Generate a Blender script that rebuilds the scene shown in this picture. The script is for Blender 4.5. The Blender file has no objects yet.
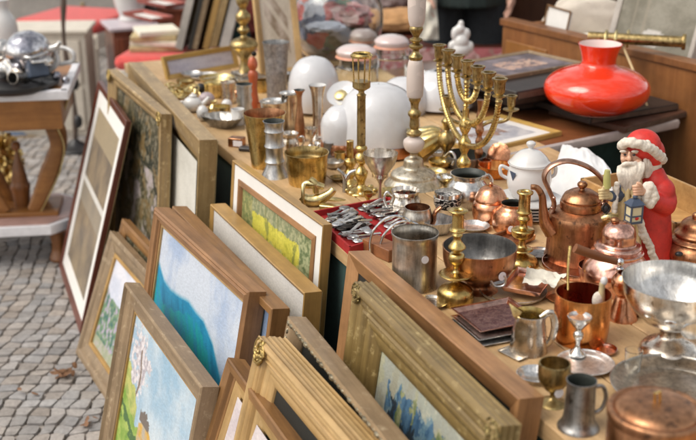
import bpy, math, random
from mathutils import Vector, Matrix, noise
R = math.radians
random.seed(7)
scn = bpy.context.scene
COL = scn.collection
# ------------------------------------------------------------------ camera model
PITCH, F, CH = R(20), 1100.0, 1.63
SN, CS = math.sin(PITCH), math.cos(PITCH)
def at(x, y, h):
    dy = (220 - y) / F; dx = (x - 348) / F
    z = (CH - h) / (SN - CS * dy)
    return Vector((z * dx, z * (CS + SN * dy), h))
TOP = 0.75
P0 = Vector((-.052, 2.319, 0)); U = Vector((-.399, .917, 0)); V = Vector((.917, .399, 0))
def uv(u, v, z=0): return P0 + U * u + V * v + Vector((0, 0, z))
class Spot:
    """a base point on a surface; converts the sizes read in the photo to metres at that distance"""
    def __init__(s, x, y, h=TOP):
        s.px, s.py, s.h = x, y, h
        s.loc = at(x, y, h)
    def zz(s, y, off=0):
        dy = (220 - y) / F
        return CH - (s.loc.y + off) * (SN - CS * dy) / (CS + SN * dy) - s.h
    def sc(s, z=0, off=0):
        return F / ((s.loc.y + off) * CS + (CH - s.h - z) * SN)
    def pt(s, x, y, off=0):
        z = s.zz(y, off)
        return Vector(((x - 348) / s.sc(z, off) - s.loc.x, off, z))
    def prof(s, pts):
        out = []
        for r, y in pts:
            z = s.zz(y); out.append((r / s.sc(z), z))
        return out
# ------------------------------------------------------------------ mesh helpers
class MB:
    def __init__(s): s.v = []; s.f = []; s.m = []; s.uv = None
    def add(s, vs, fs, mi=0):
        o = len(s.v); s.v += [tuple(p) for p in vs]; s.f += [tuple(i + o for i in f) for f in fs]; s.m += [mi] * len(fs); return s
    def box(s, c, d, mi=0, rot=None):
        x, y, z = d[0] / 2, d[1] / 2, d[2] / 2
        vs = [Vector((i * x, j * y, k * z)) for i in (-1, 1) for j in (-1, 1) for k in (-1, 1)]
        if rot is not None: vs = [rot @ p for p in vs]
        vs = [p + Vector(c) for p in vs]
        return s.add(vs, [(0, 1, 3, 2), (4, 6, 7, 5), (0, 4, 5, 1), (2, 3, 7, 6), (0, 2, 6, 4), (1, 5, 7, 3)], mi)
    def lathe(s, prof, n=40, mi=0, c=(0, 0, 0), rot=None, rf=None, split=None, mi2=1, ax=1.0):
        vs = []; rings = []
        for k, (r, z) in enumerate(prof):
            if r < 1e-6:
                rings.append([len(vs)]); vs.append(Vector((0, 0, z)))
            else:
                rings.append(list(range(len(vs), len(vs) + n)))
                for i in range(n):
                    a = 2 * math.pi * i / n
                    rr = r * (rf(a, k) if rf else 1)
                    vs.append(Vector((rr * math.cos(a), rr * math.sin(a) * ax, z)))
        if rot is not None: vs = [rot @ p for p in vs]
        vs = [p + Vector(c) for p in vs]
        fa, fb = [], []
        for k in range(len(rings) - 1):
            A, B = rings[k], rings[k + 1]; t = fa if (split is None or k < split) else fb
            if len(A) == 1 and len(B) == 1: continue
            if len(A) == 1: t += [(A[0], B[(i + 1) % n], B[i]) for i in range(n)]
            elif len(B) == 1: t += [(A[i], A[(i + 1) % n], B[0]) for i in range(n)]
            else: t += [(A[i], A[(i + 1) % n], B[(i + 1) % n], B[i]) for i in range(n)]
        if len(rings[0]) > 1: fa.append(tuple(reversed(rings[0])))
        if len(rings[-1]) > 1: (fa if split is None else fb).append(tuple(rings[-1]))
        o = len(s.v); s.v += [tuple(p) for p in vs]
        s.f += [tuple(i + o for i in f) for f in fa]; s.m += [mi] * len(fa)
        s.f += [tuple(i + o for i in f) for f in fb]; s.m += [mi2] * len(fb)
        return s
    def tube(s, pts, rad, n=10, mi=0, flat=None, smooth=True, upv=None, caps=True):
        pts = [Vector(p) for p in pts]
        if smooth and len(pts) > 2: pts, rad = spline(pts, rad)
        N = len(pts)
        rs = rad if isinstance(rad, (list, tuple)) else [rad] * N
        rings = []; nrm = None; vs = []
        for i, p in enumerate(pts):
            t = (pts[min(i + 1, N - 1)] - pts[max(i - 1, 0)])
            if t.length < 1e-9: t = Vector((0, 0, 1))
            t.normalize()
            if nrm is None:
                a = Vector(upv) if upv else (Vector((0, 0, 1)) if abs(t.z) < .9 else Vector((0, 1, 0)))
                nrm = (a - t * a.dot(t)).normalized()
            else:
                nrm = (nrm - t * nrm.dot(t))
                nrm = nrm.normalized() if nrm.length > 1e-6 else Vector((1, 0, 0))
            b = t.cross(nrm)
            for k in range(n):
                an = 2 * math.pi * k / n
                vs.append(p + nrm * math.cos(an) * rs[i] * (flat[0] if flat else 1) + b * math.sin(an) * rs[i] * (flat[1] if flat else 1))
        fs = [(i * n + k, i * n + (k + 1) % n, (i + 1) * n + (k + 1) % n, (i + 1) * n + k) for i in range(N - 1) for k in range(n)]
        if caps: fs += [tuple(reversed(range(n))), tuple(range((N - 1) * n, N * n))]
        return s.add(vs, fs, mi)
    def ball(s, c, r, mi=0, n=16, m=10, rot=None):
        if not isinstance(r, (tuple, list)): r = (r, r, r)
        vs = [Vector((0, 0, -r[2]))]
        for j in range(1, m):
            ph = math.pi * j / m - math.pi / 2
            for i in range(n):
                a = 2 * math.pi * i / n
                vs.append(Vector((r[0] * math.cos(ph) * math.cos(a), r[1] * math.cos(ph) * math.sin(a), r[2] * math.sin(ph))))
        vs.append(Vector((0, 0, r[2])))
        fs = [(0, 1 + (i + 1) % n, 1 + i) for i in range(n)]
        for j in range(m - 2):
            for i in range(n):
                a = 1 + j * n; fs.append((a + i, a + (i + 1) % n, a + n + (i + 1) % n, a + n + i))
        L = len(vs) - 1; a = 1 + (m - 2) * n
        fs += [(a + i, a + (i + 1) % n, L) for i in range(n)]
        if rot is not None: vs = [rot @ p for p in vs]
        return s.add([p + Vector(c) for p in vs], fs, mi)
    def quadslab(s, q, t, mi=0):
        """four corners counter-clockwise seen from above, thickness t downwards"""
        vs = [Vector(p) for p in q] + [Vector(p) - Vector((0, 0, t)) for p in q]
        return s.add(vs, [(0, 1, 2, 3), (7, 6, 5, 4), (0, 4, 5, 1), (1, 5, 6, 2), (2, 6, 7, 3), (3, 7, 4, 0)], mi)
    def xf(s, M):
        s.v = [tuple(M @ Vector(p)) for p in s.v]; return s
def spline(pts, rad, sub=6):
    out = []; ro = []
    rs = rad if isinstance(rad, (list, tuple)) else [rad] * len(pts)
    n = len(pts)
    for i in range(n - 1):
        p0, p1, p2, p3 = pts[max(i - 1, 0)], pts[i], pts[i + 1], pts[min(i + 2, n - 1)]
        for k in range(sub):
            t = k / sub; t2 = t * t; t3 = t2 * t
            out.append(.5 * ((2 * p1) + (p2 - p0) * t + (2 * p0 - 5 * p1 + 4 * p2 - p3) * t2 + (3 * p1 - p0 - 3 * p2 + p3) * t3))
            ro.append(rs[i] * (1 - t) + rs[i + 1] * t)
    out.append(pts[-1]); ro.append(rs[-1])
    return out, ro
def smoothprof(p, sub=4):
    q, _ = spline([Vector((a, b, 0)) for a, b in p], 0, sub)
    return [(max(v.x, 0), v.y) for v in q]
def tag(o, label=None, cat=None, group=None, kind=None):
    if label: o['label'] = label
    if cat: o['category'] = cat
    if group: o['group'] = group
    if kind: o['kind'] = kind
    return o
def empty(name, loc=(0, 0, 0), label=None, cat=None, group=None, mat=None, rz=0):
    o = bpy.data.objects.new(name, None); COL.objects.link(o)
    o.empty_display_size = .05
    if mat is not None: o.matrix_world = mat
    else: o.location = loc; o.rotation_euler = (0, 0, rz)
    return tag(o, label, cat, group)
def build(name, mb, mats, parent=None, loc=(0, 0, 0), smooth=True, sharp=38, bevel=0, sub=0, remesh=0, kind=None, rot=None):
    me = bpy.data.meshes.new(name)
    me.from_pydata(mb.v, [], mb.f); me.validate()
    if not isinstance(mats, (list, tuple)): mats = [mats]
    for m in mats: me.materials.append(m)
    if len(mb.m) == len(me.polygons): me.polygons.foreach_set('material_index', [min(i, len(mats) - 1) for i in mb.m])
    if smooth:
        me.polygons.foreach_set('use_smooth', [True] * len(me.polygons))
        if sharp: me.set_sharp_from_angle(angle=R(sharp))
    o = bpy.data.objects.new(name, me); COL.objects.link(o)
    o.location = loc
    if rot is not None: o.rotation_euler = rot
    if parent: o.parent = parent
    if remesh:
        md = o.modifiers.new('Remesh', 'REMESH'); md.mode = 'VOXEL'; md.voxel_size = remesh; md.use_smooth_shade = True
        sm = o.modifiers.new('Smooth', 'SMOOTH'); sm.factor = .5; sm.iterations = 3
    if bevel:
        b = o.modifiers.new('Bevel', 'BEVEL'); b.width = bevel; b.segments = 2; b.limit_method = 'ANGLE'; b.angle_limit = R(35)
    if sub:
        b = o.modifiers.new('Sub', 'SUBSURF'); b.levels = sub; b.render_levels = sub
    if kind: o['kind'] = kind
    return o
def thing(name, mb, mats, spot_or_loc, label, cat, group=None, **k):
    loc = spot_or_loc.loc if isinstance(spot_or_loc, Spot) else spot_or_loc
    return tag(build(name, mb, mats, None, loc, **k), label, cat, group)
# ------------------------------------------------------------------ materials
class NT:
    def __init__(s, name):
        s.m = bpy.data.materials.new(name); s.m.use_nodes = True; s.t = s.m.node_tree; s.t.nodes.clear()
        s.out = s.n('ShaderNodeOutputMaterial')
    def n(s, t, ins=None, **k):
        x = s.t.nodes.new(t)
        for a, b in k.items(): setattr(x, a, b)
        for a, b in (ins or {}).items(): s.set(x, a, b)
        return x
    def set(s, x, a, b):
        if isinstance(b, bpy.types.NodeSocket): s.t.links.new(b, x.inputs[a])
        else: x.inputs[a].default_value = b
    def coords(s, scale=(1, 1, 1), kind='Object', rnd=True):
        tc = s.n('ShaderNodeTexCoord'); v = tc.outputs[kind]
        if rnd:
            oi = s.n('ShaderNodeObjectInfo')
            mu = s.n('ShaderNodeMath', {0: oi.outputs['Random'], 1: 13.7}, operation='MULTIPLY')
            v = s.n('ShaderNodeVectorMath', {0: v, 1: mu.outputs[0]}, operation='ADD').outputs[0]
        return s.n('ShaderNodeMapping', {'Vector': v, 'Scale': scale}).outputs[0]
    def noise(s, v, scale, detail=5, rough=.6, dist=0):
        return s.n('ShaderNodeTexNoise', {'Vector': v, 'Scale': scale, 'Detail': detail, 'Roughness': rough, 'Distortion': dist}).outputs[0]
    def ramp(s, f, stops):
        r = s.n('ShaderNodeValToRGB', {0: f}); e = r.color_ramp.elements
        while len(e) < len(stops): e.new(.5)
        for i, (p, c) in enumerate(stops):
            e[i].position = p; e[i].color = (*c, 1) if isinstance(c, (tuple, list)) else (c, c, c, 1)
        return r.outputs[0]
    def mix(s, f, a, b):
        x = s.n('ShaderNodeMix', data_type='RGBA')
        for i, q in ((0, f), (6, a), (7, b)):
            if isinstance(q, bpy.types.NodeSocket): s.t.links.new(q, x.inputs[i])
            else: x.inputs[i].default_value = (*q, 1) if isinstance(q, (tuple, list)) else q
        return x.outputs[2]
    def bump(s, h, st=.3, d=.002):
        return s.n('ShaderNodeBump', {'Height': h, 'Strength': st, 'Distance': d}).outputs[0]
    def bsdf(s, **k):
        x = s.n('ShaderNodeBsdfPrincipled')
        for a, b in k.items():
            a = a.replace('_', ' ')
            if isinstance(b, (tuple, list)) and len(b) == 3: b = (*b, 1)
            s.set(x, a, b)
        s.t.links.new(x.outputs[0], s.out.inputs[0]); return s.m
def metal(name, c1, c2, rough=.25, rvar=.2, scale=30, bump=.12, ramp=(.42, .62), extra=None, met=1.0, dents=0.25):
    t = NT(name); v = t.coords()
    a = t.noise(v, scale, 6, .65, .3)
    f = t.ramp(a, [(ramp[0], 0.0), (ramp[1], 1.0)])
    c = t.mix(f, c1, c2)
    if extra:
        g = t.ramp(t.noise(v, scale * 2.7, 4, .6), [(.58, 0.0), (.68, 1.0)]); c = t.mix(g, c, extra)
    st = t.noise(t.coords((1.0, 1.0, .12)), scale * 4, 5, .7, .4)
    mm = t.n('ShaderNodeMix', data_type='RGBA', blend_type='MULTIPLY'); mm.inputs[0].default_value = 1
    t.t.links.new(c, mm.inputs[6]); t.t.links.new(t.ramp(st, [(.30, .55), (.60, 1.04)]), mm.inputs[7]); c = mm.outputs[2]
    rr = t.n('ShaderNodeMapRange', {0: t.noise(v, scale * .7, 4, .7), 1: .3, 2: .7, 3: max(rough - rvar / 2, .04), 4: rough + rvar / 2}).outputs[0]
    h = t.n('ShaderNodeMath', {0: t.noise(v, scale * 6, 3, .6), 1: t.n('ShaderNodeMath', {0: t.noise(v, 22, 2, .5), 1: dents * 10}, operation='MULTIPLY').outputs[0]}, operation='ADD').outputs[0]
    return t.bsdf(Base_Color=c, Metallic=met, Roughness=rr, Normal=t.bump(h, bump, .0012))
def wood(name, c1, c2, scale=1, axis=0, rough=.55, kind='Object', bump=.25, coat=0, worn=None):
    t = NT(name); sc = [34 * scale] * 3; sc[axis] = 2.2 * scale
    v = t.coords(tuple(sc), kind, True)
    a = t.noise(v, 1.0, 6, .65, .5); b = t.noise(v, 5.0, 4, .7)
    f = t.n('ShaderNodeMath', {0: a, 1: t.n('ShaderNodeMath', {0: b, 1: .35}, operation='MULTIPLY').outputs[0]}, operation='ADD').outputs[0]
    c = t.mix(t.ramp(f, [(.42, 0.0), (.9, 1.0)]), c1, c2)
    v2 = t.coords((1, 1, 1), kind)
    sp = t.ramp(t.noise(v2, 9, 6, .7), [(.35, .75), (.65, 1.05)])
    mm = t.n('ShaderNodeMix', data_type='RGBA', blend_type='MULTIPLY'); mm.inputs[0].default_value = 1
    t.t.links.new(c, mm.inputs[6]); t.t.links.new(sp, mm.inputs[7]); c = mm.outputs[2]
    oi = t.n('ShaderNodeObjectInfo'); c = t.n('ShaderNodeHueSaturation', {'Color': c, 'Value': t.n('ShaderNodeMapRange', {0: oi.outputs['Random'], 3: .84, 4: 1.12}).outputs[0]}).outputs[0]
    if worn: c = t.mix(t.ramp(t.noise(v2, 40, 6, .75), [(.56, 0.0), (.68, 1.0)]), c, worn)
    return t.bsdf(Base_Color=c, Roughness=rough, Normal=t.bump(f, bump, .0015), Coat_Weight=coat)
def plain(name, c, rough=.5, var=.12, scale=25, bump=.1, coat=0, sheen=0, spec=.5):
    t = NT(name); v = t.coords()
    f = t.noise(v, scale, 6, .65)
    a = tuple(x * (1 - var) for x in c); b = tuple(min(x * (1 + var), 1) for x in c)
    return t.bsdf(Base_Color=t.mix(t.ramp(f, [(.3, 0.0), (.7, 1.0)]), a, b), Roughness=rough, Coat_Weight=coat, Sheen_Weight=sheen, Specular_IOR_Level=spec,
                  Normal=t.bump(t.noise(v, scale * 5, 4), bump, .001))
def blotch(name, cols, scale=8, rough=.7, bump=.2, sheen=0, hard=.03, metallic=0):
    """several colours in patches, for printed cloth and mixed surfaces"""
    t = NT(name); v = t.coords()
    f = t.n('ShaderNodeTexVoronoi', {'Vector': t.n('ShaderNodeVectorMath', {0: v, 1: t.n('ShaderNodeVectorMath', {0: t.n('ShaderNodeTexNoise', {'Vector': v, 'Scale': scale}).outputs[1], 1: (.06, .06, .06)}, operation='MULTIPLY').outputs[0]}, operation='ADD').outputs[0], 'Scale': scale})
    r = t.n('ShaderNodeSeparateColor', {0: f.outputs['Color']}).outputs[0]
    n = len(cols); rp = t.n('ShaderNodeValToRGB', {0: r}); rp.color_ramp.interpolation = 'CONSTANT'; e = rp.color_ramp.elements
    while len(e) < n: e.new(.5)
    for i, c in enumerate(cols): e[i].position = i / n; e[i].color = (*c, 1)
    h = t.noise(v, scale * 6, 5, .7)
    return t.bsdf(Base_Color=t.mix(t.ramp(h, [(.3, 0.0), (.8, .35)]), rp.outputs[0], (.6, .5, .45)), Roughness=rough, Sheen_Weight=sheen, Metallic=metallic, Normal=t.bump(h, bump, .004))
def glass(name, c=(.95, .97, .96), rough=.03):
    t = NT(name)
    return t.bsdf(Base_Color=c, Roughness=rough, Transmission_Weight=1.0, IOR=1.42, Normal=t.bump(t.noise(t.coords(), 30, 2), .05, .001))
M = {}
M['brass'] = metal('brass', (.76, .56, .22), (.55, .37, .12), .27, .2, 26, .16, extra=(.40, .26, .10))
M['brass_dull'] = metal('brass_dull', (.56, .42, .19), (.34, .24, .10), .38, .25, 34, extra=(.16, .11, .05))
M['brass_pale'] = metal('brass_pale', (.84, .70, .36), (.68, .52, .22), .30, .15, 20)
M['gilt'] = metal('gilt', (.62, .45, .17), (.38, .27, .11), .42, .2, 60, .5)
M['copper'] = metal('copper', (.82, .41, .24), (.58, .26, .14), .27, .2, 22, .18, extra=(.45, .22, .12))
M['copper_orange'] = metal('copper_orange', (.88, .38, .12), (.74, .28, .08), .25, .15, 20, .12)
M['copper_brown'] = metal('copper_brown', (.56, .285, .15), (.38, .18, .09), .38, .2, 24, .15, extra=(.2, .11, .07))
M['copper_rose'] = metal('copper_rose', (.88, .54, .43), (.70, .38, .29), .20, .15, 18, .12)
M['silver'] = metal('silver', (.90, .88, .85), (.72, .69, .65), .20, .18, 22, .14)
M['silver_warm'] = metal('silver_warm', (.84, .78, .70), (.60, .51, .42), .24, .2, 24, .14, extra=(.30, .24, .18))
M['silver_matt'] = metal('silver_matt', (.74, .74, .74), (.54, .54, .55), .38, .2, 26)
M['pewter'] = metal('pewter', (.42, .41, .40), (.28, .27, .26), .42, .2, 30, .2, extra=(.16, .15, .14))
M['pewter_light'] = metal('pewter_light', (.68, .64, .58), (.46, .42, .37), .34, .2, 28, .2)
M['tinned'] = metal('tinned', (.30, .29, .28), (.17, .165, .16), .5, .2, 18, .3, extra=(.4, .38, .35))
M['iron'] = metal('iron', (.07, .06, .055), (.04, .035, .03), .5, .2, 30, .3)
M['chrome'] = metal('chrome', (.75, .75, .76), (.65, .65, .66), .1, .06, 20, .03)
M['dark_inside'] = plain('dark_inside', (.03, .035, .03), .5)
M['porcelain'] = plain('porcelain', (.66, .65, .64), .18, .03, 14, .03, coat=.4)
M['opal'] = plain('opal', (.60, .60, .62), .16, .08, 10, .04, coat=.5)
M['marble'] = blotch('marble', [(.62, .53, .48), (.68, .58, .53), (.56, .48, .44)], 25, .3, .05)
M['green_cloth'] = plain('green_cloth', (.016, .052, .044), .85, .25, 40, .3, sheen=.1)
M['black'] = plain('black', (.02, .02, .022), .4)
M['black_leather'] = plain('black_leather', (.028, .022, .02), .38, .3, 40, .3)
M['white_paint'] = plain('white_paint', (.66, .60, .51), .5, .12, 12, .2)
M['white_cloth'] = plain('white_cloth', (.80, .79, .79), .8, .05, 30, .2)
M['paper'] = plain('paper', (.70, .64, .54), .8, .12, 30, .1)
M['paper_old'] = plain('paper_old', (.50, .40, .22), .8, .2, 30, .1)
M['mat_white'] = plain('mat_white', (.72, .70, .67), .8, .04, 20, .05)
M['sticker'] = plain('sticker', (.78, .75, .78), .6, .03)
M['red_seat'] = plain('red_seat', (.62, .07, .06), .75, .15, 40, .2, sheen=.2)
M['red_velvet'] = plain('red_velvet', (.34, .014, .014), .75, .25, 50, .3)
M['red_glass'] = plain('red_glass', (.80, .040, .008), .16, .14, 9, .02, coat=.9)
M['red_paint'] = plain('red_paint', (.56, .028, .020), .5, .30, 30, .5)
M['cream_paint'] = plain('cream_paint', (.62, .48, .25), .45, .2, 60, .4)
M['fur_white'] = plain('fur_white', (.70, .63, .54), .75, .25, 90, 1.0)
M['skin_paint'] = plain('skin_paint', (.66, .38, .25), .4, .15, 40, .1, coat=.2)
M['blue_paint'] = plain('blue_paint', (.055, .075, .12), .45, .15, 60, .2)
M['pine'] = wood('pine', (.72, .50, .27), (.50, .31, .145), 1, 0, .5, worn=(.42, .26, .14))
M['pine_box'] = wood('pine_box', (.58, .34, .13), (.38, .20, .07), 1, 0, .5)
M['walnut'] = wood('walnut', (.32, .12, .03), (.12, .045, .015), .8, 2, .4, coat=.2)
M['honey'] = wood('honey', (.46, .20, .05), (.24, .09, .02), .8, 0, .4, coat=.2)
M['mahogany'] = wood('mahogany', (.15, .035, .018), (.06, .015, .01), .8, 2, .45)
M['teak'] = wood('teak', (.30, .115, .04), (.16, .055, .02), .8, 0, .45)
M['teak_light'] = wood('teak_light', (.52, .26, .09), (.32, .14, .045), .8, 0, .45)
M['redwood'] = wood('redwood', (.55, .12, .035), (.32, .06, .02), 1, 2, .4, coat=.2)
M['f_red'] = wood('f_red', (.20, .055, .030), (.09, .022, .013), .9, 0, .4, 'UV', coat=.3)
M['f_tan'] = wood('f_tan', (.46, .315, .145), (.27, .17, .07), 1.2, 0, .42, 'UV', worn=(.58, .43, .22), coat=.15)
M['f_grey'] = wood('f_grey', (.36, .255, .15), (.22, .145, .08), 1.2, 0, .45, 'UV', worn=(.44, .34, .22), coat=.1)
M['f_brown'] = wood('f_brown', (.38, .195, .07), (.16, .075, .024), 1.2, 0, .45, 'UV', coat=.1)
M['f_rose'] = wood('f_rose', (.45, .235, .10), (.22, .10, .036), 1.3, 0, .45, 'UV', coat=.1)
M['f_olive'] = wood('f_olive', (.36, .245, .085), (.18, .115, .04), 1.2, 0, .42, 'UV', worn=(.46, .35, .16), coat=.15)
M['f_gold'] = wood('f_gold', (.50, .30, .095), (.33, .185, .055), 1, 0, .42, 'UV', coat=.1)
M['f_cream'] = wood('f_cream', (.62, .42, .19), (.38, .22, .075), 1, 0, .40, 'UV', coat=.15)
M['glass'] = glass('glass', (.93, .95, .94), .0)
M['glass_pink'] = plain('glass_pink', (.62, .50, .48), .15, .1, 12, .02, coat=.6)
def paintmat():
    t = NT('oil_paint'); a = t.n('ShaderNodeVertexColor', layer_name='Col')
    v = t.coords((1, 1, 2.2)); h = t.noise(v, 120, 4, .7)
    mm = t.n('ShaderNodeMix', data_type='RGBA', blend_type='MULTIPLY'); mm.inputs[0].default_value = 1
    t.t.links.new(a.outputs[0], mm.inputs[6]); t.t.links.new(t.ramp(h, [(.3, .82), (.7, 1.1)]), mm.inputs[7])
    return t.bsdf(Base_Color=mm.outputs[2], Roughness=.45, Normal=t.bump(h, .4, .001))
M['oil'] = paintmat()
# ------------------------------------------------------------------ world, sun, camera
def setup():
    w = bpy.data.worlds.new('World'); scn.world = w; w.use_nodes = True; nt = w.node_tree; nt.nodes.clear()
    sky = nt.nodes.new('ShaderNodeTexSky'); sky.sky_type = 'NISHITA'; sky.sun_disc = False
    EL, AZ = 52, 250          # azimuth clockwise from +Y
    sky.sun_elevation = R(EL); sky.sun_rotation = R(AZ); sky.dust_density = 3; sky.air_density = 1
    hs = nt.nodes.new('ShaderNodeHueSaturation'); hs.inputs['Saturation'].default_value = .22
    bg = nt.nodes.new('ShaderNodeBackground'); bg.inputs[1].default_value = .15
    out = nt.nodes.new('ShaderNodeOutputWorld')
    nt.links.new(sky.outputs[0], hs.inputs['Color'])
    tc = nt.nodes.new('ShaderNodeTexCoord'); ns = nt.nodes.new('ShaderNodeTexNoise'); ns.inputs['Scale'].default_value = 4.5; ns.inputs['Detail'].default_value = 8; ns.inputs['Roughness'].default_value = .66; ns.inputs['Distortion'].default_value = .6
    nt.links.new(tc.outputs['Generated'], ns.inputs['Vector']); rp = nt.nodes.new('ShaderNodeValToRGB'); nt.links.new(ns.outputs[0], rp.inputs[0])
    rp.color_ramp.elements[0].position = .43; rp.color_ramp.elements[0].color = (.58, .585, .59, 1); rp.color_ramp.elements[1].position = .57; rp.color_ramp.elements[1].color = (1.50, 1.44, 1.33, 1)
    mx = nt.nodes.new('ShaderNodeMix'); mx.data_type = 'RGBA'; mx.blend_type = 'MULTIPLY'; mx.inputs[0].default_value = 1
    nt.links.new(hs.outputs[0], mx.inputs[6]); nt.links.new(rp.outputs[0], mx.inputs[7]); nt.links.new(mx.outputs[2], bg.inputs[0]); nt.links.new(bg.outputs[0], out.inputs[0])
    d = bpy.data.lights.new('sun', 'SUN'); d.energy = 1.1; d.angle = R(36); d.color = (1, .93, .82)
    o = bpy.data.objects.new('sun', d); COL.objects.link(o); o.location = (-3, -1, 6)
    sd = Vector((math.sin(R(AZ)) * math.cos(R(EL)), math.cos(R(AZ)) * math.cos(R(EL)), math.sin(R(EL))))
    o.rotation_euler = sd.to_track_quat('Z', 'Y').to_euler()
    cd = bpy.data.cameras.new('camera'); c = bpy.data.objects.new('camera', cd); COL.objects.link(c); scn.camera = c
    c.location = (0, 0, CH); c.rotation_euler = (R(70), 0, 0); cd.sensor_width = 36; cd.lens = F / 696 * 36
    cd.clip_start = .05; cd.clip_end = 500
    cd.dof.use_dof = True; cd.dof.focus_distance = 2.36; cd.dof.aperture_fstop = 3.8
    vs = scn.view_settings; vs.view_transform = 'Standard'; vs.look = 'None'; vs.exposure = 0.38; vs.gamma = 1; vs.use_curve_mapping = False
    scn.render.film_transparent = False
    scn.cycles.use_denoising = True
    scn.cycles.max_bounces = 8
setup()
# ================================================================== GROUND
def ground():
    t = NT('ground_soil'); v = t.coords((1, 1, 1), 'Object', False)
    vo = t.n('ShaderNodeTexVoronoi', {'Vector': v, 'Scale': 15.0}, feature='DISTANCE_TO_EDGE').outputs[0]
    c = t.mix(t.ramp(vo, [(.02, 0.0), (.09, 1.0)]), (.09, .075, .06), (.34, .30, .27))
    gm = t.bsdf(Base_Color=c, Roughness=.9, Normal=t.bump(t.noise(v, 60, 5), .5, .004))
    m = MB(); S = 60
    m.add([(-S, -S, 0), (S, -S, 0), (S, S, 0), (-S, S, 0)], [(0, 1, 2, 3)])
    build('ground', m, gm, None, (0, 0, -.009), kind='structure')
    # individually cut mosaic stones
    t = NT('granite_setts'); v = t.coords((1, 1, 1), 'Object', False)
    at_ = t.n('ShaderNodeVertexColor', layer_name='Col')
    n1 = t.ramp(t.noise(v, 55, 6, .7), [(.25, .62), (.75, 1.25)])
    mm = t.n('ShaderNodeMix', data_type='RGBA', blend_type='MULTIPLY'); mm.inputs[0].default_value = 1
    t.t.links.new(at_.outputs[0], mm.inputs[6]); t.t.links.new(n1, mm.inputs[7])
    dirt = t.mix(t.ramp(t.noise(v, 7, 5, .6), [(.5, 0.0), (.8, .55)]), mm.outputs[2], (.19, .15, .12))
    sm = t.bsdf(Base_Color=dirt, Roughness=.62, Normal=t.bump(t.noise(v, 130, 6, .75), .7, .003))
    rnd = random.Random(3); vs, fs, cols = [], [], []
    st = .050; x0, y0, x1, y1 = -3.4, 2.2, .6, 8.6
    nx, ny = int((x1 - x0) / st), int((y1 - y0) / st)
    def warp(i, j):
        x, y = x0 + i * st, y0 + j * st
        return Vector((x + .035 * math.sin(y * 2.1) + .02 * math.sin(x * 4 + y * 5), y + .16 * math.sin(x * 1.5 + .7) + .03 * math.sin(x * 7 + y), 0))
    G = {}
    for i in range(nx + 1):
        for j in range(ny + 1):
            G[i, j] = warp(i + rnd.uniform(-.20, .20), j + rnd.uniform(-.20, .20))
    for i in range(nx):
        jo = 0
        for j in range(ny):
            q = [G[i, j], G[i + 1, j], G[i + 1, j + 1], G[i, j + 1]]
            c = sum(q, Vector()) / 4
            if c.x > -.1 and (c - P0).dot(V) > .15: continue
            # cut corners irregularly into an octagon-like outline
            ring = []
            for k in range(4):
                a, b = q[k], q[(k + 1) % 4]
                for f in (rnd.uniform(.06, .20), rnd.uniform(.80, .94)): ring.append(a.lerp(b, f) + Vector((rnd.uniform(-1, 1), rnd.uniform(-1, 1), 0)) * .0025)
            gap = rnd.uniform(.84, .94); h = rnd.uniform(-.002, .003); tx, ty = rnd.uniform(-.04, .04), rnd.uniform(-.04, .04)
            o = len(vs)
            for s_, z in ((1.0, -.013), (.99, -.003), (.955, 0.0), (.6, .0004)):
                for p in ring:
                    d = (p - c) * gap * s_
                    vs.append((c.x + d.x, c.y + d.y, z + h + d.x * tx + d.y * ty))
            for r_ in range(3):
                for k in range(8): fs.append((o + r_ * 8 + k, o + r_ * 8 + (k + 1) % 8, o + r_ * 8 + 8 + (k + 1) % 8, o + r_ * 8 + 8 + k))
            fs.append(tuple(o + 24 + k for k in range(8)))
            b = rnd.uniform(.7, 1.1); w = rnd.uniform(-.02, .02)
            cols += [(.39 * b + w, .36 * b, .34 * b - w, 1)] * 32
    m = MB(); m.add(vs, fs)
    o = build('paving_stones', m, sm, None, kind='structure', sharp=60)
    ca = o.data.color_attributes.new('Col', 'FLOAT_COLOR', 'POINT')
    ca.data.foreach_set('color', [x for c in cols for x in c])
ground()
def leaf_litter(px, py, n, spread, label):
    rnd = random.Random(px); m = MB()
    for i in range(n):
        c = Vector((rnd.gauss(0, spread), rnd.gauss(0, spread), rnd.uniform(.006, .022))); s = rnd.uniform(.010, .024); a = rnd.uniform(0, 6.28)
        rt = Matrix.Rotation(a, 3, 'Z') @ Matrix.Rotation(rnd.uniform(-.7, .7), 3, 'X')
        pts = [Vector((-1, 0, 0)), Vector((-.4, .45, .12)), Vector((.4, .4, .05)), Vector((1, 0, .2)), Vector((.4, -.4, .1)), Vector((-.4, -.45, .0))]
        m.add([c + rt @ (p * s) for p in pts], [(0, 1, 2, 3), (0, 3, 4, 5)])
    thing('dry_leaves', m, M['leaf'], at(px, py, 0), label, 'leaves', 'fallen leaves on the cobbles', smooth=False, kind='stuff')
M['leaf'] = plain('leaf', (.20, .10, .05), .8, .4, 60)
leaf_litter(66, 377, 18, .020, 'brown clump of dry leaves on the cobbles before the green landscape frame')
leaf_litter(92, 425, 4, .012, 'few scattered dry leaves on the cobbles at the bottom left')
leaf_litter(25, 398, 2, .012, 'tiny ochre leaves lying on the cobbles far from the frames')
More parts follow.
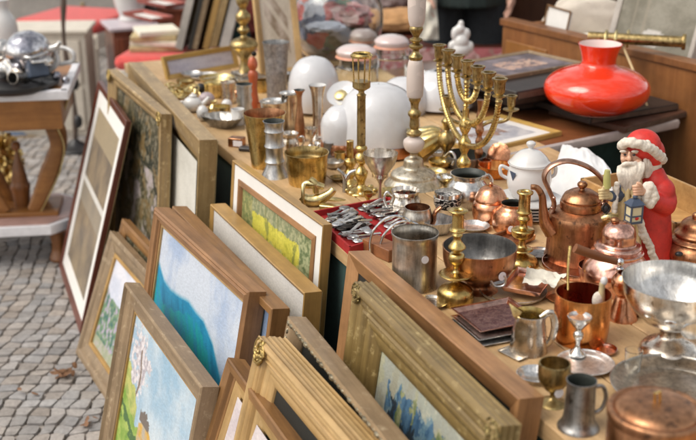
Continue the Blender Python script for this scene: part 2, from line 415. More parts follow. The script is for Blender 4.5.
# ================================================================== TABLE A
def cloth_skirt(a, b, ztop, zbot, amp=.012, n=160, seed=0, lean=.04):
    """hanging cloth from a to b with soft folds"""
    m = MB(); d = (b - a); L = d.length; d.normalize(); nrm = Vector((d.y, -d.x, 0)); rows = 8; vs = []
    for j in range(rows + 1):
        f = j / rows
        for i in range(n + 1):
            t = i / n; w = noise.noise(Vector((t * L * 7, f * .8, seed))) * amp * 2.2 * f + math.sin(t * L * 26 + noise.noise(Vector((t * 3, 0, seed))) * 6) * amp * f
            p = a + d * (t * L) + nrm * (w + lean * f); vs.append((p.x, p.y, ztop + (zbot - ztop) * f))
    fs = [(j * (n + 1) + i, j * (n + 1) + i + 1, (j + 1) * (n + 1) + i + 1, (j + 1) * (n + 1) + i) for j in range(rows) for i in range(n)]
    m.add(vs, fs); return m
def table_a():
    u0, u1, w = -1.35, 2.03, .86
    o = empty('market_table', uv(.4, .4), 'long pale pine board table loaded with brass, copper and silver wares', 'table')
    base = uv(.4, .4)
    ang = math.atan2(U.y, U.x)
    rt = Matrix.Rotation(ang, 3, 'Z')
    L = u1 - u0; nb = 5; bw = w / nb; rnd = random.Random(5)
    for k in range(nb):
        m = MB(); m.box((0, 0, 0), (L + rnd.uniform(-.02, .02), bw - .003, .034))
        q = build('table_board', m, M['pine'], o, uv((u0 + u1) / 2, bw * (k + .5), TOP - .017) - base, bevel=.002, rot=(0, 0, ang))
    for su in (-1.2, .4, 1.9):
        m = MB()
        for vv in (.06, .80):
            for s_ in (-1, 1):
                a = uv(su + s_ * .02, vv, .70) - base; b = uv(su + s_ * .16, vv + (.03 if vv > .4 else -.0), .0) - base
                m.tube([a, b], .018, 6, smooth=False)
        m.tube([uv(su, .03, .70) - base, uv(su, .83, .70) - base], .024, 6, smooth=False)
        build('trestle', m, M['teak_light'], o)
    m = cloth_skirt(uv(u0, .012, 0) - base, uv(u1, .012, 0) - base, TOP - .034, .01, n=260, seed=2, lean=-.03)
    build('table_skirt', m, M['green_cloth'], o)
    m = cloth_skirt(uv(u0 + .01, .03, 0) - base, uv(u0 + .01, w - .03, 0) - base, TOP - .034, .01, seed=3, n=60, lean=-.02)
    build('table_skirt', m, M['green_cloth'], o)
table_a()
# ================================================================== TABLE B (right, behind)
BH = .75
def table_b():
    c = at(677, 120, BH) ; a = at(520, 152, BH)
    d = (c - a).normalized(); n = Vector((-d.y, d.x, 0))
    a = c - d * .74; base = Vector((a.x, a.y, 0))
    o = empty('folding_table', base, 'grey edged folding table carrying the red lamp shade and dark albums', 'table')
    def P(s, t, z): return a - base + d * s + n * t + Vector((0, 0, z - BH))
    m = MB(); m.quadslab([P(0, .012, BH - .003), P(.73, .012, BH - .003), P(.73, 1.1, BH - .003), P(0, 1.1, BH - .003)], .02)
    build('table_top', m, M['teak'], o)
    m = MB(); m.tube([P(-.0, 0, BH - .012), P(.74, 0, BH - .012), ], .016, 8, smooth=False, flat=(1, .7)); m.tube([P(.74, 0.0, BH - .012), P(.74, 1.1, BH - .012)], .015, 8, smooth=False)
    build('metal_edge', m, M['edge_grey'], o)
    m = MB(); m.tube([P(.66, .05, BH - .03), P(.50, .07, 0)], .011, 8, smooth=False)
    build('leg', m, M['edge_grey'], o)
    m = MB(); m.tube([P(.70, .95, BH - .03), P(.70, .97, 0)], .011, 8, smooth=False); build('leg', m, M['edge_grey'], o)
    m = MB(); m.tube([P(.04, .95, BH - .03), P(.04, .97, 0)], .011, 8, smooth=False); build('leg', m, M['edge_grey'], o)
    m = cloth_skirt(P(.0, .14, 0), P(.72, .14, 0), BH - .03, .01, seed=8, n=80, lean=0); build('cloth', m, M['green_cloth'], o)
    return a, d, n
M['edge_grey'] = plain('edge_grey', (.46, .40, .38), .45, .15, 20, .2)
BA, BD, BN = table_b()
# ================================================================== PICTURE FRAMES
def ring_sweep(w, h, prof, mb, mi=0, uvs=None):
    """mitred frame: prof = [(inset, depth)...] swept round a w x h rectangle (x right, z up, y back)"""
    NSEG = 1
    n = len(prof); o = len(mb.v); dist = [0]
    for k in range(1, n + 1):
        a, b = prof[k - 1], prof[k % n]; dist.append(dist[-1] + math.hypot(a[0] - b[0], a[1] - b[1]))
    for side in range(4):
        for k in range(n + 1):
            i, d = prof[k % n]
            cs = [(i, i), (w - i, i), (w - i, h - i), (i, h - i)]
            a, b = cs[side], cs[(side + 1) % 4]
            L = w if side % 2 == 0 else h
            for e, (x, z) in ((0, a), (1, b)):
                mb.v.append((x, d, z)); uvs.append(((i if e == 0 else L - i) + side * .37, dist[k] + side * 1.3))
        b0 = o + side * (n + 1) * 2
        for k in range(n):
            mb.f.append((b0 + 2 * k, b0 + 2 * k + 1, b0 + 2 * k + 3, b0 + 2 * k + 2)); mb.m.append(mi)
def put_uv(o, uvs):
    l = o.data.uv_layers.new(name='UVMap')
    for poly in o.data.polygons:
        for li in poly.loop_indices: l.data[li].uv = uvs[o.data.loops[li].vertex_index]
def painting(parent, x0, z0, w, h, y, fn, n=190, name='painting', mat='oil'):
    nx = n; nz = max(8, int(n * h / w)); vs = []; cols = []
    for j in range(nz + 1):
        for i in range(nx + 1):
            vs.append((x0 + w * i / nx, y, z0 + h * j / nz)); c = fn(i / nx, j / nz); cols += [max(0, c[0]), max(0, c[1]), max(0, c[2]), 1]
    fs = [(j * (nx + 1) + i, j * (nx + 1) + i + 1, (j + 1) * (nx + 1) + i + 1, (j + 1) * (nx + 1) + i) for j in range(nz) for i in range(nx)]
    m = MB(); m.add(vs, fs); o = build(name, m, M[mat], parent)
    ca = o.data.color_attributes.new('Col', 'FLOAT_COLOR', 'POINT'); ca.data.foreach_set('color', cols)
    return o
def fn_noise(u, v, s=4, sd=0): return noise.fractal(Vector((u * s, v * s, sd)), .7, 2.1, 5)
def mixc(a, b, t): t = max(0, min(1, t)); return tuple(a[i] * (1 - t) + b[i] * t for i in range(3))
def ornament(mb, c, s, seed, n=26, flip=1):
    """cluster of carved acanthus lobes at a frame corner"""
    rnd = random.Random(seed)
    for k in range(n):
        a = k * 2.4; r = s * math.sqrt(k / n)
        p = Vector(c) + Vector((r * math.cos(a), -rnd.uniform(0, .004), r * math.sin(a)))
        mb.ball(p, (s * rnd.uniform(.16, .3), s * rnd.uniform(.12, .22), s * rnd.uniform(.12, .2)), 0, 8, 6, Matrix.Rotation(a + rnd.uniform(-.4, .4), 3, 'Y'))
    for k in range(3):
        pts = [Vector(c) + Vector((math.cos(t * .5 + k * 2.1) * s * (1.1 - t * .12), -.004, math.sin(t * .5 + k * 2.1) * s * (1.1 - t * .12))) for t in range(8)]
        mb.tube(pts, [s * .1] * 8, 6)
def frame(label, ft, nt, zt, lean, prof, mat, thick=None, matw=0, pic=None, zb=0, cat='picture frame', inner=None, corners=None, cmat='gilt', beads=None, glassy=False, group='framed pictures leaning against the table', name='picture_frame', picname='painting', cap=None):
    A = at(*ft, zt); B = at(*nt, zt); X = (B - A); W = X.length; X.normalize()
    Vh = Vector((-X.y, X.x, 0)); a = R(lean); Z = Vector((0, 0, 1)) * math.cos(a) + Vh * math.sin(a); Y = Z.cross(X)
    H = (zt - zb) / math.cos(a); O = A - Z * H
    mw = Matrix(((X.x, Y.x, Z.x, O.x), (X.y, Y.y, Z.y, O.y), (X.z, Y.z, Z.z, O.z), (0, 0, 0, 1)))
    o = empty(name, mat=mw, label=label, cat=cat, group=group)
    m = MB(); us = []; ring_sweep(W, H, prof, m, 0, us)
    q = build('moulding', m, M[mat], o, sharp=30); put_uv(q, us)
    iw = max(p[0] for p in prof); idp = min(p[1] for p in prof if p[0] > iw - 1e-4) + .002
    x, y = iw, idp
    if matw:
        m = MB(); us = []; ring_sweep(W - 2 * (x - .002), H - 2 * (x - .002), [(0, y + .004), (0, y), (matw, y), (matw + .002, y + .004)], m, 0, us)
        for i, p in enumerate(m.v): m.v[i] = (p[0] + x - .002, p[1], p[2] + x - .002)
        q = build('mat_board', m, M['mat_white'], o); x += matw - .002; y += .002
    if inner:
        ipr, imat = inner
        m = MB(); us = []; ring_sweep(W - 2 * x, H - 2 * x, [(a_, b_ + y - .001) for a_, b_ in ipr], m, 0, us)
        for i, p in enumerate(m.v): m.v[i] = (p[0] + x, p[1], p[2] + x)
        q = build('inner_moulding', m, M[imat], o, sharp=30); put_uv(q, us)
        x += max(p[0] for p in ipr); y += .002
    if pic: painting(o, x - .002, x - .002, W - 2 * x + .004, H - 2 * x + .004, y, pic, name=picname)
    th = max(p[1] for p in prof)
    m = MB(); m.box((W / 2, th + .0025, H / 2), (W - .012, .004, H - .012)); build('backing_board', m, M['paper_old'], o)
    if corners:
        for k, (cx, cz) in enumerate([(corners, corners), (W - corners, corners), (corners, H - corners), (W - corners, H - corners)]):
            m = MB(); ornament(m, (cx, .004, cz), corners * 1.0, k + int(W * 100)); build('carved_corner', m, M[cmat], o, kind='thing' if False else None)
    if beads:
        ins, dep, step, rr = beads; m = MB(); rnd = random.Random(int(W * 1000))
        for (ax, az, bx, bz) in ((ins, ins, W - ins, ins), (ins, H - ins, W - ins, H - ins), (ins, ins, ins, H - ins), (W - ins, ins, W - ins, H - ins)):
            L = math.hypot(bx - ax, bz - az); n = int(L / step)
            for i in range(n + 1):
                f = i / n; s_ = rr * rnd.uniform(.6, 1.15)
                m.ball((ax + (bx - ax) * f, dep, az + (bz - az) * f), (s_ * (1.5 if bx != ax else .8), s_, s_ * (.8 if bx != ax else 1.5)), 0, 7, 5)
        build('carved_trim', m, M[cmat], o)
    return o
def box_prof(w, t, lip=.004, step=0): return [(0, t), (0, .002), (.002, 0), (w - .004, lip), (w, lip + .002), (w, t * .6), (w - .005, t)]
def ridged(w, t, n=4, amp=.003, slope=.010):
    W4 = (1, .35, .8, .5, .25, .9, .4, .7)
    pts = []; ns = max(2, int(t / .012)) if n > 1 else 1; kk = ns * 5; a2 = amp * .5 if n > 1 else 0
    for i in range(kk + 1):
        f = i / kk; q = abs(math.sin(f * ns * math.pi)); pts.append((q * a2 * W4[(int(f * ns - 1e-6) + 2) % 8], t - (t - .004) * f))
    k = n * 7
    for i in range(1, k + 1):
        f = i / k; g = f + .05 * math.sin(f * 7); pts.append((w * max(g, 0) * .95, .004 + slope * f ** 1.3 - abs(math.sin(f * n * math.pi)) * amp * W4[int(f * n - 1e-6) % 8]))
    return pts + [(w, .004 + slope + .003), (w, t * .85), (w - .006, t)]
# --- paintings
def p_flowers(u, v):
    n = fn_noise(u, v, 3.2, 1); n2 = fn_noise(u, v, 9, 5); n3 = fn_noise(u, v, 22, 9)
    c = mixc((.022, .026, .016), (.10, .085, .04), n + .5)
    if n2 > .22 and v < .75: c = mixc(c, (.42, .36, .36), (n2 - .22) * 5)
    if n2 < -.25: c = mixc(c, (.20, .13, .05), .8)
    if abs(n3) > .35: c = mixc(c, (.30, .26, .18), .6)
    return c
def p_cloudy(u, v):
    n = fn_noise(u, v, 3, 3); return mixc((.52, .50, .44), (.70, .68, .62), n + .5)
def p_sepia(u, v):
    n = fn_noise(u, v, 4, 4); c = mixc((.16, .13, .10), (.30, .23, .15), n + .5)
    if v > .82: c = mixc((.42, .34, .22), c, .3)
    if .52 < v < .56: c = (.66, .64, .60)
    if .40 < v < .52: c = mixc(c, (.34, .30, .24), .6)
    return c
def p_bush(u, v):
    n = fn_noise(u, v, 4, 8); n2 = fn_noise(u * 2, v, 12, 2)
    c = mixc((.55, .58, .68), (.68, .68, .74), n + .5)
    if v < .66 + .12 * n - .05 * u:
        c = mixc((.09, .19, .10), (.26, .36, .20), n2 + .5)
        if n2 > .25: c = (.42, .34, .48)
        if n2 < -.3: c = (.05, .14, .13)
    if v < .12: c = mixc(c, (.40, .40, .28), .7)
    return c
def p_teal(u, v):
    n = fn_noise(u, v, 3, 11); n2 = fn_noise(u * 1.2, v * 3, 6, 12)
    c = mixc((.36, .45, .62), (.56, .61, .70), .5 + n + .25 * fn_noise(u * 3, v, 9, 1) + .2 * v)
    pts = ((0, .85), (.10, .80), (.20, .79), (.42, .815), (.62, .80), (.74, .76), (.84, .69), (1, .60))
    ridge = .4
    for (a0, b0), (a1, b1) in zip(pts, pts[1:]):
        if a0 <= u <= a1: ridge = b0 + (b1 - b0) * (u - a0) / (a1 - a0)
    ridge += .004 * fn_noise(u, 0, 5, 3)
    sk = c
    if v < ridge + .012:
        t = (ridge - v) * 5
        n4 = fn_noise(u * 1.5 + v, v * .6, 16, 33)
        c = mixc((.018, .26, .46), (.0, .13, .27), t * .8 + n4 * .7)
        if v < ridge - .07 + .04 * n: c = mixc(c, (.01, .34, .36), .55 + n4)
        if v > ridge - .006: c = mixc((.05, .34, .50), sk, (v - ridge + .006) / .018)
        if v < ridge - .30: c = mixc((.05, .20, .12), (.10, .30, .25), n2 + .5)
    return c
def p_blossom(u, v):
    n = fn_noise(u, v, 3, 21); n2 = fn_noise(u, v, 14, 22); n3 = fn_noise(u, v, 30, 4)
    c = mixc((.30, .45, .58), (.56, .63, .68), .35 + n * .9 + (1 - v) * .5)
    d = math.hypot((u - .17) / .13, (v - .80) / .15) + n2 * .9 + n3 * .5
    if d < 1.0: c = mixc((.70, .66, .67), (.40, .36, .40), .5 + n3 * 1.6)
    if abs(u - .20 - .02 * math.sin(v * 20)) < .010 and .5 < v < .86: c = (.22, .16, .12)
    hill = .56 - u * .30 + .05 * n
    if u < .24 and v < .74 - u * .75 + .07 * n2: c = mixc((.28, .36, .10), (.50, .50, .16), n2 + .5)
    if v < hill: c = mixc((.18, .32, .05), (.36, .46, .11), n2 + .5)
    if hill - .12 + n2 * .05 < v < hill - .06: c = (.07, .15, .05)
    if .30 < u < .52 and .40 < v < .50 + .5 * (.11 - abs(u - .41)): c = mixc((.62, .36, .05), (.45, .40, .32), n2 + .4)
    if .30 < u < .46 and .52 < v < .60 + .06 * n2 - abs(u - .38) * .4: c = (.17, .14, .12)
    if u > .55 and v < .50 + .1 * n2 and n2 > -.1: c = mixc((.55, .60, .62), (.30, .38, .22), .5 + n3)
    if v < .12: c = mixc((.30, .36, .10), (.48, .46, .30), n2 + .5)
    return c
def p_yellow(u, v):
    n = fn_noise(u, v, 4, 31); n2 = fn_noise(u * 2.4, v, 9, 32); n3 = fn_noise(u, v * 2, 26, 3)
    c = mixc((.44, .42, .05), (.66, .60, .10), n + .5 + n3 * .5)
    if v > .945 + .02 * n: c = mixc((.20, .24, .13), (.40, .40, .24), n2 + .5 + n3)
    if u < .16 + .04 * n: c = mixc((.16, .20, .07), (.36, .34, .14), n3 * 1.5 + .5)
    if u > .82 + .04 * n: c = mixc((.13, .18, .08), (.40, .42, .24), n3 * 1.5 + .5)
    if n2 > .42 and v > .62: c = mixc(c, (.15, .18, .06), .7)
    if .80 < v < .86 + .04 * n and u > .3: c = mixc(c, (.46, .48, .28), .45)
    if v < .58 + .03 * n: c = mixc(c, (.40, .44, .10), .5)
    return c
def p_plain(u, v): return mixc((.62, .60, .58), (.70, .68, .66), fn_noise(u, v, 3, 41) + .5)
def p_blue(u, v):
    n = fn_noise(u, v, 3, 51); return mixc((.18, .26, .42), (.36, .44, .56), n + .5)
def p_oil(u, v):
    w = fn_noise(u, v, 2.5, 60); n = fn_noise(u + w * .12, v + w * .1, 4.5, 61); n2 = fn_noise(u + .3, v, 9, 62); n3 = fn_noise(u, v, 26, 63)
    c = mixc((.030, .085, .17), (.10, .20, .31), n2 + .5 + n3 * .6)
    if n > .62 + n2 * .3: c = mixc((.26, .35, .42), (.50, .52, .46), n3 + .5)
    elif n > .34 + n2 * .3: c = mixc((.10, .20, .28), (.22, .32, .36), n3 + .5)
    if n < -.16 + n2 * .3: c = mixc((.12, .17, .07), (.34, .35, .19), n3 + .5)
    if n2 < -.30: c = (.03, .045, .06)
    if v > .93 - .35 * (u < .12) + .06 * n2: c = mixc(c, (.50, .48, .36), .7)
    return c
def p_black(u, v): return (.012, .015, .014)
def p_pinkish(u, v): return mixc((.55, .48, .50), (.68, .62, .60), fn_noise(u, v, 4, 71) + .5)
# --- frames, far to near
frame('dark red wood frame with white mat and brown view, farthest left against the table', (98, 80), (126, 121), .72, 16, box_prof(.028, .018), 'f_red', matw=.055, pic=p_sepia, picname='print')
frame('tan frame with gilt leaf corners round a dark flower painting', (107, 69), (160, 114), .815, 5, ridged(.05, .035, 3, .004, .018), 'f_tan', pic=p_flowers, corners=.02)
frame('long plain greyish tan frame with pale cloudy picture, rising above the shell dish', (128, 62), (199, 140), .82, 5, box_prof(.055, .05, .012), 'f_tan', inner=([(0, .02), (0, .0), (.03, .012), (.032, .02)], 'f_cream'), pic=p_cloudy)
frame('small grey olive frame with flowering bush landscape, standing lowest on the cobbles', (109, 230), (166, 293), .40, 20, ridged(.055, .03, 2, .004, .014), 'f_grey', inner=([(0, .01), (0, -.004), (.012, -.004), (.014, .01)], 'f_gold'), pic=p_bush)
frame('narrow brown frame almost hidden behind the flowering bush landscape', (121, 218), (178, 280), .43, 18, ridged(.04, .028, 2), 'f_brown', pic=p_flowers)
frame('ridged rose brown frame with teal mountain under blue sky', (153, 207), (247, 292), .70, 11, [(0, .045), (0, .006), (.004, .002), (.008, .004), (.012, 0), (.016, .004), (.024, .006), (.027, .012), (.033, .012), (.035, .016), (.035, .03), (.03, .045)], 'f_rose', inner=([(0, .01), (0, -.002), (.005, -.002), (.006, .01)], 'f_cream'), pic=p_teal)
frame('wide grey brown frame with white blossom tree and cottage painting', (124, 282), (201, 387), .55, 13, [(0, .040), (0, .004), (.003, 0), (.006, .0), (.010, .008), (.026, .014), (.040, .012), (.046, .017), (.052, .018), (.054, .022), (.054, .03), (.05, .04)], 'f_grey', inner=([(0, .012), (0, -.002), (.004, -.002), (.005, .012)], 'f_gold'), pic=p_blossom)
frame('flat brown frame at the bottom edge with a cream inner frame and pale picture', (227, 357), (320, 487), .60, 19, [(0, .04), (0, .003), (.003, 0), (.022, .006), (.026, .016), (.032, .018), (.032, .03), (.028, .04)], 'f_brown', inner=([(0, .02), (0, 0), (.026, .010), (.028, .02)], 'f_cream'), pic=p_pinkish)
frame('cream gold ridged frame with gilt leaf corner round a black picture', (257, 335), (372, 467), .70, 15, ridged(.075, .06, 5, .006, .022), 'f_cream', pic=p_black, corners=.024)
M['gilt_grey'] = metal('gilt_grey', (.40, .35, .25), (.22, .19, .13), .5, .2, 60, .5)
frame('grey frame with carved gilt trim, between the cream gold one and the olive one', (286, 316), (396, 454), .715, 12, ridged(.035, .042, 1, .006, .024), 'f_grey', pic=p_black, beads=(.010, .006, .017, .0065), cmat='gilt_grey')
frame('plain brown frame with blue picture, squeezed behind the teal mountain', (172, 206), (272, 309), .685, 9, [(0, .04), (0, .002), (.002, 0), (.018, .002), (.022, .014), (.024, .016), (.024, .03), (.02, .04)], 'f_brown', pic=p_blue)
frame('deep golden frame with plain white sheet before the yellow painting', (210, 204), (304, 293), .69, 5, box_prof(.012, .042, .004), 'f_gold', pic=p_plain, picname='print')
frame('thin honey frame with white mat round a bright yellow landscape, against the table edge', (232, 160), (323, 225), .80, 5, box_prof(.008, .022, .002), 'f_gold', matw=.034, inner=([(0, .012), (0, -.004), (.013, -.006), (.020, .002), (.022, .012)], 'f_rose'), pic=p_yellow)
frame('large deep rose brown wooden frame standing tallest against the table', (348, 251), (519, 399), .80, 7, box_prof(.035, .046, .010), 'f_rose', pic=p_black, picname='canvas_back')
M['gilt_olive'] = metal('gilt_olive', (.36, .28, .12), (.20, .15, .07), .45, .2, 60, .5)
frame('olive gilt carved frame with stormy blue oil painting', (353, 281), (499, 426), .815, 8, ridged(.098, .038, 5, .007, .024), 'f_olive', pic=p_oil, corners=.018, cmat='gilt_olive')
# ================================================================== WARES
M['silver_plate'] = metal('silver_plate', (.92, .91, .90), (.78, .76, .74), .5, .15, 22, .2)
M['cream_metal'] = metal('cream_metal', (.74, .68, .56), (.55, .48, .36), .42, .2, 26, .2, extra=(.40, .32, .2))
M['f_white'] = wood('f_white', (.62, .57, .52), (.46, .41, .36), 1.2, 0, .5, 'UV')
M['f_black'] = wood('f_black', (.05, .045, .04), (.02, .02, .018), 1.2, 0, .4, 'UV')
M['f_goldb'] = wood('f_goldb', (.56, .36, .10), (.40, .24, .07), 1, 0, .4, 'UV', coat=.1)
M['f_redp'] = plain('f_redp', (.36, .10, .08), .5, .2)
M['chrome_mottled'] = metal('chrome_mottled', (.78, .77, .80), (.40, .40, .46), .15, .15, 12, .2, ramp=(.45, .55))
M['cushion'] = plain('cushion', (.62, .55, .47), .8, .1, 20, .3)
M['slate'] = plain('slate', (.06, .08, .12), .4, .2)
M['gilt_bright'] = metal('gilt_bright', (.85, .62, .25), (.55, .36, .12), .3, .2, 40, .4)
M['iron_brown'] = plain('iron_brown', (.10, .07, .055), .5, .3)
M['mahog2'] = wood('mahog2', (.30, .08, .035), (.13, .035, .018), .8, 2, .4, coat=.2)
M['marble_top'] = plain('marble_top', (.58, .50, .54), .3, .08, 12)
M['patch'] = blotch('patch', [(.45, .05, .05), (.06, .14, .08), (.40, .42, .50), (.05, .08, .16), (.55, .10, .08), (.10, .10, .05)], 16, .8, .3)
M['floral'] = blotch('floral', [(.50, .10, .12), (.58, .30, .30), (.42, .07, .09), (.60, .42, .40), (.36, .16, .14)], 30, .8, .3)
M['shawl'] = plain('shawl', (.42, .44, .52), .85, .2, 25, .4)
M['redcloth'] = plain('redcloth', (.42, .10, .08), .85, .25, 18, .4)
M['tan_cloth'] = plain('tan_cloth', (.55, .30, .13), .8, .2, 20, .3)
M['rose_grey'] = plain('rose_grey', (.38, .30, .30), .85, .2, 20, .3)
M['bag_blue'] = plain('bag_blue', (.03, .035, .07), .7, .2)
M['petal_dark'] = plain('petal_dark', (.10, .07, .06), .7, .5, 60)
M['grey_paint'] = plain('grey_paint', (.36, .33, .30), .6, .15, 14)
M['copper_red'] = metal('copper_red', (.55, .12, .05), (.42, .09, .04), .3, .15, 20, .1)
M['paper_light'] = plain('paper_light', (.74, .70, .60), .8, .08, 30, .1)
M['stone_lilac'] = plain('stone_lilac', (.42, .34, .36), .4, .25, 30)
M['copper_strap'] = metal('copper_strap', (.55, .33, .24), (.40, .22, .15), .38, .2, 24, .15)
M['pewter_engraved'] = metal('pewter_engraved', (.50, .48, .48), (.32, .31, .31), .45, .2, 90, .8)
M['seal'] = plain('seal', (.62, .28, .18), .5)
def vprof(outer, t=.0014, floor=.002):
    inner = [(max(r - t, .0005), z) for r, z in reversed(outer) if z > floor + t]
    if inner: inner[0] = (inner[0][0], inner[0][1] + .0004)
    last = inner[-1][0] if inner else outer[0][0]
    return outer + inner + [(last * .96, floor + .0008), (0, floor)], len(outer)
def vessel(name, label, cat, S, pts, mat, inside=None, t=.0014, floor=None, group=None, sm=True, rf=None, n=48, base=True, ax=1.0):
    o = S.prof(pts)
    if floor is None: fz = o[0][1] + .003
    else: fz = S.zz(floor)
    if sm: o = smoothprof(o)
    p, k = vprof(o, t, fz)
    m = MB(); m.lathe(([(0, o[0][1])] if base else []) + p, n, 0, split=k + (1 if base else 0), rf=rf, ax=ax)
    return thing(name, m, [M[mat], M[inside or mat]], S, label, cat, group)
def solid(name, label, cat, S, pts, mat, group=None, sm=True, n=36, rf=None, sharp=45):
    o = S.prof(pts)
    if sm: o = smoothprof(o, 3)
    m = MB(); m.lathe([(0, o[0][1])] + o + [(0, o[-1][1])], n, rf=rf)
    return thing(name, m, M[mat], S, label, cat, group, sharp=sharp)
def part(o, name, m, mat, **k): return build(name, m, M[mat] if isinstance(mat, str) else [M[x] for x in mat], o, **k)
def ptube(o, name, S, pts, rad_px, mat, off=0, n=10, flat=None, smooth=True, upv=None):
    """a handle or rod: points in photo pixels (x, y[, depth offset])"""
    sc = S.sc(.05); m = MB()
    P = [S.pt(p[0], p[1], (p[2] if len(p) > 2 else off)) for p in pts]
    r = [a / sc for a in rad_px] if isinstance(rad_px, (list, tuple)) else rad_px / sc
    m.tube(P, r, n, flat=flat, smooth=smooth, upv=upv)
    return part(o, name, m, mat)
def pballs(o, name, S, lst, mat):
    m = MB(); sc = S.sc(.05)
    for b in lst:
        x, y, r = b[:3]; off = b[3] if len(b) > 3 else 0
        rr = r if isinstance(r, (tuple, list)) else (r, r, r)
        m.ball(S.pt(x, y, off), tuple(q / sc for q in rr))
    return part(o, name, m, mat)
def sticker(o, S, x, y, rpx, rad_px, mat='sticker', sq=1.0):
    c = S.pt(x, y); ax = S.pt(S.px, y); R_ = rad_px / S.sc(c.z); dx = c.x - ax.x
    yy = -math.sqrt(max(R_ * R_ - dx * dx, 0)) - .0008
    z = c.z + (yy * -math.tan(R(20)) * -1 if False else 0)
    a = math.atan2(yy, dx); n = Vector((math.cos(a), math.sin(a), 0)); r = rpx / S.sc(c.z)
    rt = n.to_track_quat('Z', 'Y').to_matrix()
    m = MB(); m.lathe([(0, 0), (r, 0), (r, .0007), (0, .0007)], 14, c=(dx, yy, z + yy * math.tan(R(20)) * 0), rot=rt)
    return part(o, 'price_sticker', m, mat)
def lumpy(c, size, seed, amp=.25, freq=2.5, n=44, m_=26, mb=None, mi=0):
    mb = mb or MB(); q = MB(); q.ball((0, 0, 0), 1, 0, n, m_)
    vs = []
    for p in q.v:
        p = Vector(p); d = 1 + amp * noise.fractal(p * freq + Vector((seed, 0, 0)), .8, 2, 4)
        vs.append(Vector((p.x * d * size[0], p.y * d * size[1], p.z * d * size[2])) + Vector(c))
    mb.add(vs, q.f, mi); return mb
G_BC = 'brass candlesticks on the pine table'; G_CU = 'copper pots and kettles on the pine table'
# ---- right front group -------------------------------------------------
S = Spot(650, 474); o = vessel('copper_pot', 'round copper pot with flat lid at the bottom right corner', 'pot', S, [(42, 474), (46, 468), (47, 440), (47, 418), (46, 416)], 'copper_brown', sm=False, group=G_CU)
m = MB(); m.lathe(smoothprof(S.prof([(48.5, 418), (49.5, 412), (48, 408.5), (44, 408.5), (42, 410), (40, 407), (33, 403.5), (18, 402), (3, 401.5)])) + [(0, S.zz(401.5))], 56); part(o, 'lid', m, 'copper_brown')
ptube(o, 'lid_grip', S, [(655, 408), (655, 393), (660, 391), (660, 408)], 1.6, 'brass', n=8, smooth=False)
S = Spot(676, 392); o = vessel('serving_plate', 'wide dull pewter plate behind the lidded copper pot', 'plate', S, [(38, 393), (44, 391), (62, 386), (66, 383.5)], 'pewter_light', floor=392, t=.002)
S = Spot(669, 352)
o = vessel('footed_bowl', 'shiny silver footed bowl standing before the red robed figurine', 'bowl', S, [(29, 354), (30, 350), (26, 344), (15, 338), (11, 333), (15, 327), (28, 320), (42, 308), (50, 296), (53, 284), (54, 280)], 'silver_warm', 'silver', floor=320)
rnd = random.Random(4); sc = S.sc(.1)
for k, (a, zpx, sx) in enumerate([(-110, 305, 6), (-78, 311, 15), (-140, 302, 5), (-52, 306, 6), (-30, 302, 6)]):
    p = S.prof([(46, zpx)])[0]; rr = p[0] * (.99 if k != 1 else .95); A = R(a)
    m = MB(); m.ball((rr * math.cos(A), rr * math.sin(A), p[1]), (sx / sc, 1.5 / sc, sx * .7 / sc), rot=Matrix.Rotation(A + math.pi / 2, 3, 'Z')); part(o, 'boss', m, 'silver')
S = Spot(578, 427)
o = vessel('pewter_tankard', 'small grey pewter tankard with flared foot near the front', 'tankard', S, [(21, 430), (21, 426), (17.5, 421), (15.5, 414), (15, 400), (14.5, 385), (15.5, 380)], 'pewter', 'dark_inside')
ptube(o, 'handle', S, [(592, 388), (602, 386), (606, 396), (602, 408), (594, 413)], 2.2, 'pewter')
S = Spot(552, 403)
o = vessel('brass_goblet', 'brass topped goblet with faint glass foot, blurred near the front', 'goblet', S, [(15, 404), (14, 402), (4, 398), (3, 393), (9, 388), (15, 380), (16.5, 370), (16, 363)], 'brass_dull', floor=385, t=.002)
sticker(o, S, 556, 388, 5, 11)
S = Spot(585, 366)
o = vessel('silver_plate', 'round silver plate carrying the tiny silver goblet', 'plate', S, [(16, 367), (18, 366), (27, 363), (29, 361.5)], 'silver_plate', floor=366, t=.0015)
S2 = Spot(577, 353, TOP + .005)
vessel('silver_goblet', 'tiny silver goblet standing on the round silver plate', 'goblet', S2, [(9, 354), (8, 352), (3, 347), (2.5, 341), (5, 337), (5, 333), (3, 330), (7, 325), (11, 320), (12.5, 316)], 'silver', 'silver_matt', floor=319)
S = Spot(535, 379)
vessel('silver_dish', 'small shallow silver dish half hidden behind the tall wooden frame corner', 'dish', S, [(13, 380), (16, 376), (19, 373)], 'silver', floor=379)
S = Spot(528, 350)
o = vessel('silver_jug', 'silver jug with yellow gilt inside and tall pouring lip', 'jug', S, [(20, 353), (19.5, 350), (18, 344), (17, 332), (15.5, 320), (17, 313)], 'silver_warm', 'brass_pale')
m = MB(); a = S.pt(520, 318, -.0); m.add([S.pt(513, 316, -.012), S.pt(513, 316, .014), S.pt(509, 303, 0.0), S.pt(522, 312, -.02), S.pt(524, 311, .02), S.pt(517, 320, -.015)], [(0, 1, 2), (0, 2, 3), (1, 4, 2), (0, 3, 5)]); part(o, 'spout', m, 'brass_pale')
ptube(o, 'handle', S, [(541, 318), (551, 313), (555, 325), (551, 340), (543, 348)], [3, 4, 4, 3.5, 2.5], 'silver_warm', flat=(1, .6))
S = Spot(580, 339)
o = vessel('copper_saucepan', 'bright orange copper saucepan with open top beside the cezve', 'pan', S, [(24, 340), (26, 338), (27.5, 328), (28, 312), (28, 300), (28, 293)], 'copper_orange', 'copper_red', sm=False)
o.data.materials[1] = M['copper_red']
